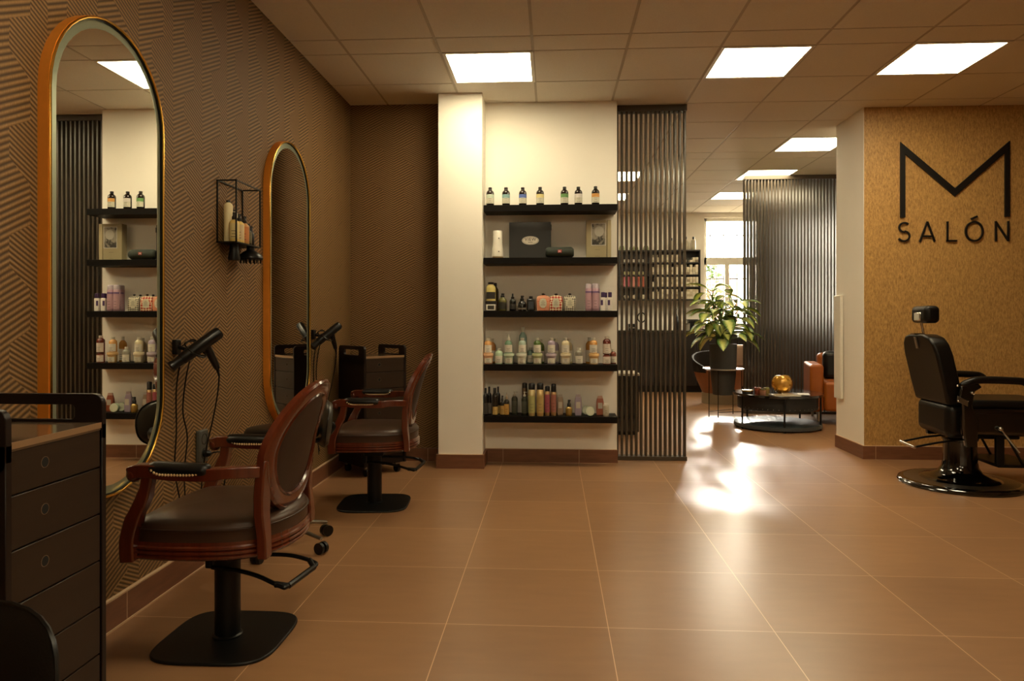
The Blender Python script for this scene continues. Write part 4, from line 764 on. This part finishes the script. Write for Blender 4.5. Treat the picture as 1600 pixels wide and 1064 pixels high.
def shell(a0, a1, r0, r1, z0f, z1f, n=40):
    m = MB(); vs = []; fs = []
    for i in range(n + 1):
        a = R(a0 + (a1 - a0) * i / n); f_ = i / n
        for r_, z in ((r0(f_), z0f), (r1(f_), z1f(f_)), (r1(f_) - .03, z1f(f_)), (r0(f_) - .03, z0f)): vs.append((r_ * math.cos(a), r_ * math.sin(a), z))
    for i in range(n):
        for q in range(4): fs.append((i * 4 + q, i * 4 + (q + 1) % 4, i * 4 + 4 + (q + 1) % 4, i * 4 + 4 + q))
    fs += [(0, 1, 2, 3), (n * 4, n * 4 + 1, n * 4 + 2, n * 4 + 3)]; return m.add(vs, fs)
shell(-60, 200, lambda f: .365, lambda f: .385, .42, lambda f: .50 + .19 * math.sin(PI * f)).build('backrest', M['roughleather'], t, bevel=.008, seg=2, ang=60)
MB().lathe([(.24, .14), (.31, .30), (.352, .42), (.355, .455), (.30, .475), (.001, .485)], n=40).build('seat', M['tan'], t, ang=60); MB().lathe([(.25, 0), (.25, .145)], n=40).build('plinth', M['beige'], t)
t = thing('tan_cushion', 'pale tan cushion on the tub armchair beside the plant pot', 'cushion', (2.50, 9.70, .487), R(25)); MB().box(-.11, .11, -.04, .05, 0, .30).build('cushion_body', cm('c09c80', .7), t, bevel=.035, seg=4)
# plant on stand
px_, py_ = 2.00, 8.47; t = thing('plant_stand', 'thin black wire plant stand with a round ring top', 'plant stand', (px_, py_, 0)); zr = .555
MB().ring([(.235 * math.cos(a), .235 * math.sin(a)) for a in [2 * PI * i / 40 for i in range(40)]], [(.151 * math.cos(a), .151 * math.sin(a)) for a in [2 * PI * i / 40 for i in range(40)]], lambda u, v, w: (u, v, w), zr - .012, zr).build('ring_top', pm('bright_ring', 'c8c4bc', .28, 1), t)
for a in (-150, -118, -30, -55 + 100): c, s = math.cos(R(a)), math.sin(R(a)); MB().tube([(c * .215, s * .215, 0), (c * .215, s * .215, zr - .01)], .005, 6).build('leg', M['black'], t)
MB().tube([(.215 * math.cos(R(-150)), .215 * math.sin(R(-150)), .06), (.215 * math.cos(R(45)), .215 * math.sin(R(45)), .06)], .004, 6).tube([(.215 * math.cos(R(-118)), .215 * math.sin(R(-118)), .06), (.215 * math.cos(R(-30)), .215 * math.sin(R(-30)), .06)], .004, 6).build('brace', M['black'], t)
t = thing('potted_plant', 'large variegated green leafy plant in a charcoal pot on the wire stand', 'plant', (px_, py_, 0))
pt = MB().lathe([(.10, .245), (.118, .25), (.146, .50), (.150, .56), (.152, .62), (.157, .835), (.154, .84), (.146, .835), (.142, .79), (.001, .79)], n=44).build('pot', M['pot'], t, ang=40)
MB().lathe([(.140, .791), (.001, .80)], n=24).build('soil', M['soil'], pt)
fol = MB(); lat = []; stems = MB(); r = random.Random(11)
def leaf(base, d, L_, W_, droop):
    d = Vector(d).normalized(); side = d.cross(Vector((0, 0, 1))).normalized(); n = 9; vs = []; fs = []; p = Vector(base); dirv = d.copy(); st = L_ / (n - 1)
    for i in range(n):
        f_ = i / (n - 1); w = W_ * math.sin(PI * min(1, f_ * .93 + .05)) ** .85 * (1 - .25 * f_) * (0.15 if i == n - 1 else 1)
        up = side.cross(dirv).normalized()
        for c_ in (-1, -.5, 0, .5, 1): vs.append(p + side * w * c_ + up * (abs(c_) * w * .35)); lat.append(abs(c_))
        dirv = (dirv + Vector((0, 0, -droop / n))).normalized(); p = p + dirv * st
    for i in range(n - 1):
        for j in range(4): a = i * 5 + j; fs.append((a, a + 1, a + 6, a + 5))
    if any(v.x > .24 and v.y > .14 for v in vs): del lat[-len(vs):]; return
    fol.add(vs, fs)
CAN = [(-.06, .02), (.05, -.03), (.0, .05), (.07, .06), (-.03, -.06)]
for k_, (sx_, sy_) in enumerate(CAN):
    hgt = (.58, .46, .36, .28, .32)[k_]; top = Vector((sx_ * 2.0, sy_ * 2.0, .84 + hgt)); bse = Vector((sx_, sy_, .80))
    stems.tube(smooth_pts([bse, bse.lerp(top, .5) + Vector((.01, 0, 0)), top], 4), [.014] * 4 + [.012] * 5, 8)
    nl = (19, 18, 17, 16, 16)[k_]
    for q in range(nl):
        f_ = q / nl; p = bse.lerp(top, .25 + .75 * f_); a = q * 2.4 + k_ * 1.1 + r.uniform(-.2, .2); el = R(5 + 62 * f_ + r.uniform(-10, 10)); pl = r.uniform(.11, .23) * (1.15 - .4 * f_)
        d = Vector((math.cos(a) * math.cos(el), math.sin(a) * math.cos(el), math.sin(el))); q2 = p + d * pl
        stems.tube([p, p.lerp(q2, .5) + Vector((0, 0, .012)), q2], [.006, .005, .004], 6)
        d2 = Vector((d.x, d.y, d.z * .35 - .05)); leaf(q2, d2, r.uniform(.21, .30), r.uniform(.060, .084), r.uniform(.5, 1.9))
fo = fol.build('foliage', M['leaf'], t, ang=80); at_ = fo.data.attributes.new('lat', 'FLOAT', 'POINT')
for i, v in enumerate(lat): at_.data[i].value = v
stems.build('stems', M['stem'], t)
# near black cabinet behind the slats
t = thing('low_cabinet', 'low black cabinet seen through the bottom of the near slatted screen', 'cabinet', (.30, 7.0, 0)); MB().box(0, .545, 0, .42, .03, .58).build('body', M['counter'], t, bevel=.003); MB().box(-.005, .55, -.01, .43, .58, .6).build('top', pm('pale_top', 'a89c84', .4), t); MB().box(.01, .268, -.016, -.001, .04, .57).build('door', M['lacquer'], t); MB().box(.275, .535, -.016, -.001, .04, .57).build('door', M['lacquer'], t); MB().box(.03, .515, .02, .4, 0, .03).build('plinth', M['black'], t)
# far counter
t = thing('base_cabinets', 'long dark base cabinets along the far wall', 'cabinet', (0, 11.08, 0)); MB().box(-1.6, 5.4, .03, .56, .1, .92).build('carcass', M['counter'], t)
for i in range(11): MB().box(-1.6 + i * .636, -1.6 + i * .636 + .63, 0, .03, .11, .915).build('door', M['counter'], t, bevel=.003)
MB().box(-1.6, 5.4, .06, .5, 0, .1).build('plinth', M['black'], t)
tag(MB().box(-1.62, 5.42, 11.05, 11.649, .922, .955).build('countertop', M['ctop'], bevel=.004), 'long dark worktop on the far base cabinets', 'countertop')
# colour shelf unit
SX0, SX1 = .55, 2.335; t = thing('wall_shelf_unit', 'black open shelf unit full of product boxes on the far wall', 'shelf unit', (0, 11.42, 0)); z_ = [1.44, 1.635, 1.83, 2.025, 2.22]
MB().box(SX0, SX1, .21, .229, 1.43, 2.23).build('back_panel', M['counter'], t)
for z in z_: MB().box(SX0, SX1, 0, .21, z - .009, z + .009).build('shelf', M['counter'], t)
for x in (SX0, 1.07, 1.58, SX1): MB().box(x - .009, x + .009, -.002, .21, 1.431, 2.229).build('side_panel', M['counter'], t)
proto = {}
def tiny(kind, mk, loc, lab, cat, grp, rz=0):
    if kind not in proto:
        o = mk().build(kind[0], kind[1], bevel=.0015, seg=1); proto[kind] = o
    else: o = proto[kind].copy(); COL.objects.link(o)
    o.location = loc; o.rotation_euler = (0, 0, rz); tag(o, lab, cat, grp); return o
cols = [cm('d6ccb0', .5), cm('c4b896', .5), cm('b8a884', .5), cm('8e7c60', .5)]
for rI in range(4):
    zz = z_[rI] + .0095; nst = 4 if rI < 3 else 3
    for cI in range(16):
        x = 1.592 + .0145 + cI * .0458
        if rI == 3 and 9 < cI < 14: nn = 1 if cI % 2 else 0
        else: nn = nst - (r.random() < .3) - (r.random() < .15)
        for s_ in range(nn):
            if x > SX1 - .03: continue
            tiny(('colour_box', r.choices(cols, (5, 3, 2, 1))[0]), lambda: MB().box(-.0205, .0205, 0, .15, 0, .039), (x, 11.432 + r.uniform(0, .012), zz + s_ * .0395), 'small pale colour box stacked in the right bays of the far shelf unit', 'box', 'pale product boxes in the far shelf unit')
for cI in range(20):
    x = .60 + cI * .0465
    if 1.03 < x < 1.105 or x > 1.53: continue
    c_ = ('c06068', 'c8586c', 'b84c50', 'c07060')[cI % 4] if x < 1.35 else 'c05434'
    for s_ in range(2): tiny(('pink_box', cm(c_, .5)), lambda: MB().box(-.02, .02, 0, .14, 0, .08), (x, 11.435, z_[1] + .0095 + s_ * .081), 'pink and red product box in the left bays of the far shelf unit', 'box', 'pink boxes in the far shelf unit')
    for rI, c2_ in ((2, 'b4b070'), (3, 'b8b0a0')):
        tiny(('small_tub', cm(c2_, .5)), lambda: MB().lathe([(.018, 0), (.018, .045), (.015, .05)], n=12), (x, 11.46, z_[rI] + .0095), 'small pale tub standing low in the upper left bays of the far shelf unit', 'tub', 'small tubs in the far shelf unit')
for cI in range(7):
    x = .64 + cI * .135
    if 1.0 < x < 1.13: continue
    if x < 1.54: tiny(('rolled_towel', cm('c4bca0', .9)), lambda: MB().tube([(0, 0, .035), (0, .15, .035)], .035, 16), (x, 11.435, z_[0] + .0095), 'rolled cream towel at the bottom left of the far shelf unit', 'towel', 'rolled towels in the far shelf unit')
for i in range(11):
    x = 1.03 + i * .055; tiny(('small_bottle', cm('8a9450', .4)), lambda: MB().lathe([(.016, 0), (.016, .045), (.007, .06), (.007, .075)], n=12), (x, 11.5, 2.2295), 'tiny green yellow bottle in the row on top of the far shelf unit', 'bottle', 'tiny bottles on the far shelf unit')
for i, (px, lab) in enumerate(((1049, 'left of three'), (1071.5, 'middle of three'), (1083.5, 'rightmost of three'))):
    X = wx(px, 11.5); h = wz(370 if i else 372, X, 11.5) - 2.229; round_bottle('tall_white_bottle', f'tall whitish bottle with black cap on top of the far shelf unit, {lab}', 'bottle', 'tall bottles on the far shelf unit', (X, 11.5, 2.2295), .036, h, cm('b8ac90', .4), 'screw', BLK, neck=.2, shoulder=.1, lines_=0)
# on the far counter
zc_ = .9555
def cnt(px, Y=11.25): return wx(px, Y)
t = thing('table_mirror', 'black ring shaped mirror standing on the far counter', 'mirror', (cnt(1003), 11.3, zc_)); MB().tube([(.06 * math.cos(a), 0, .20 + .075 * math.sin(a)) for a in [2 * PI * i / 28 for i in range(28)]], .010, 8, True).build('ring_frame', M['blackp'], t); MB().lathe([(.06, 0), (.06, .012), (.008, .02), (.008, .125)], n=20).build('foot', M['blackp'], t)
t = thing('coffee_machine', 'squat dark appliance on the far counter behind the slats', 'appliance', (cnt(987), 11.2, zc_)); MB().box(-.05, .05, 0, .2, 0, .1).build('body', M['blackp'], t, bevel=.015); MB().box(-.04, .04, -.02, .0, .03, .05).build('spout', M['steel'], t)
t = thing('black_bottle', 'tall black bottle on the far counter at the right of the near screen', 'bottle', (cnt(1057), 11.3, zc_)); MB().lathe([(.035, 0), (.035, .2), (.015, .26), (.015, .32)], n=18).build('body', M['blackp'], t); MB().lathe([(.018, .32), (.018, .34)], n=14).build('cap', M['black'], t)
t = thing('grey_jar', 'pale grey jar on the far counter beside the black box', 'jar', (cnt(1074.5), 11.25, zc_)); MB().lathe([(.035, 0), (.035, .09)], n=20).build('body', cm('8a8478', .4), t); MB().lathe([(.036, .091), (.036, .108)], n=20).build('lid', cm('605a50', .4), t)
t = thing('storage_box', 'black square box on the far counter left of the plant', 'box', (cnt(1084), 11.3, zc_)); MB().box(-.075, .075, 0, .15, 0, .15).build('body', M['blackp'], t, bevel=.004); MB().box(-.078, .078, -.003, .153, .151, .17).build('lid', M['black'], t, bevel=.004)
for i, (px, c_, lab) in enumerate(((1095, 'c08890', 'pink packet on the far counter, taller one'), (1101, 'b89098', 'pink packet on the far counter, lower one'))): t = thing('pink_packet', lab, 'packet', (cnt(px), 11.25, zc_)); MB().box(-.025, .025, 0, .06, 0, .10 - .03 * i).build('body', cm(c_, .5), t, bevel=.003); MB().box(-.02, .02, -.001, 0, .02, .05).build('label', LBL, t)
# ---------------------------------------------------------------- light, world, camera
W = bpy.data.worlds.new('daylight'); SC.world = W; W.use_nodes = True; bg = W.node_tree.nodes['Background']; bg.inputs[0].default_value = (1, .9, .70, 1); bg.inputs[1].default_value = 20.0
la = bpy.data.lights.new('window_portal', 'AREA'); la.shape = 'RECTANGLE'; la.size = X1 - X0; la.size_y = Z1 - Z0; la.cycles.is_portal = True
lo = bpy.data.objects.new('window_portal', la); COL.objects.link(lo); lo.location = ((X0 + X1) / 2, 11.88, (Z0 + Z1) / 2); lo.rotation_euler = (-PI / 2, 0, 0)
sn = bpy.data.lights.new('sun', 'SUN'); sn.energy = 5; sn.angle = R(6); sn.color = (1, .93, .8); so = bpy.data.objects.new('sun', sn); COL.objects.link(so)
so.rotation_euler = Vector((-.20, -1, -.41)).to_track_quat('-Z', 'Y').to_euler(); so.location = (3, 14, 6)
cam = bpy.data.cameras.new('camera'); co = bpy.data.objects.new('camera', cam); COL.objects.link(co); co.location = (0, 0, CAMH); co.rotation_euler = (PI / 2, 0, R(3.25))
cam.sensor_width = 36; cam.lens = 36 * F / 1600; cam.shift_y = -34 / 1600; cam.clip_start = .05; SC.camera = co
SC.view_settings.view_transform = 'Standard'; SC.view_settings.look = 'None'; SC.view_settings.gamma = 1; SC.view_settings.exposure = 1.43; SC.view_settings.use_curve_mapping = False
SC.cycles.use_denoising = True; SC.cycles.max_bounces = 8; SC.cycles.diffuse_bounces = 5; SC.cycles.glossy_bounces = 5; SC.cycles.transmission_bounces = 6; SC.cycles.transparent_max_bounces = 8; SC.cycles.sample_clamp_indirect = 6; SC.cycles.caustics_reflective = False; SC.cycles.caustics_refractive = False
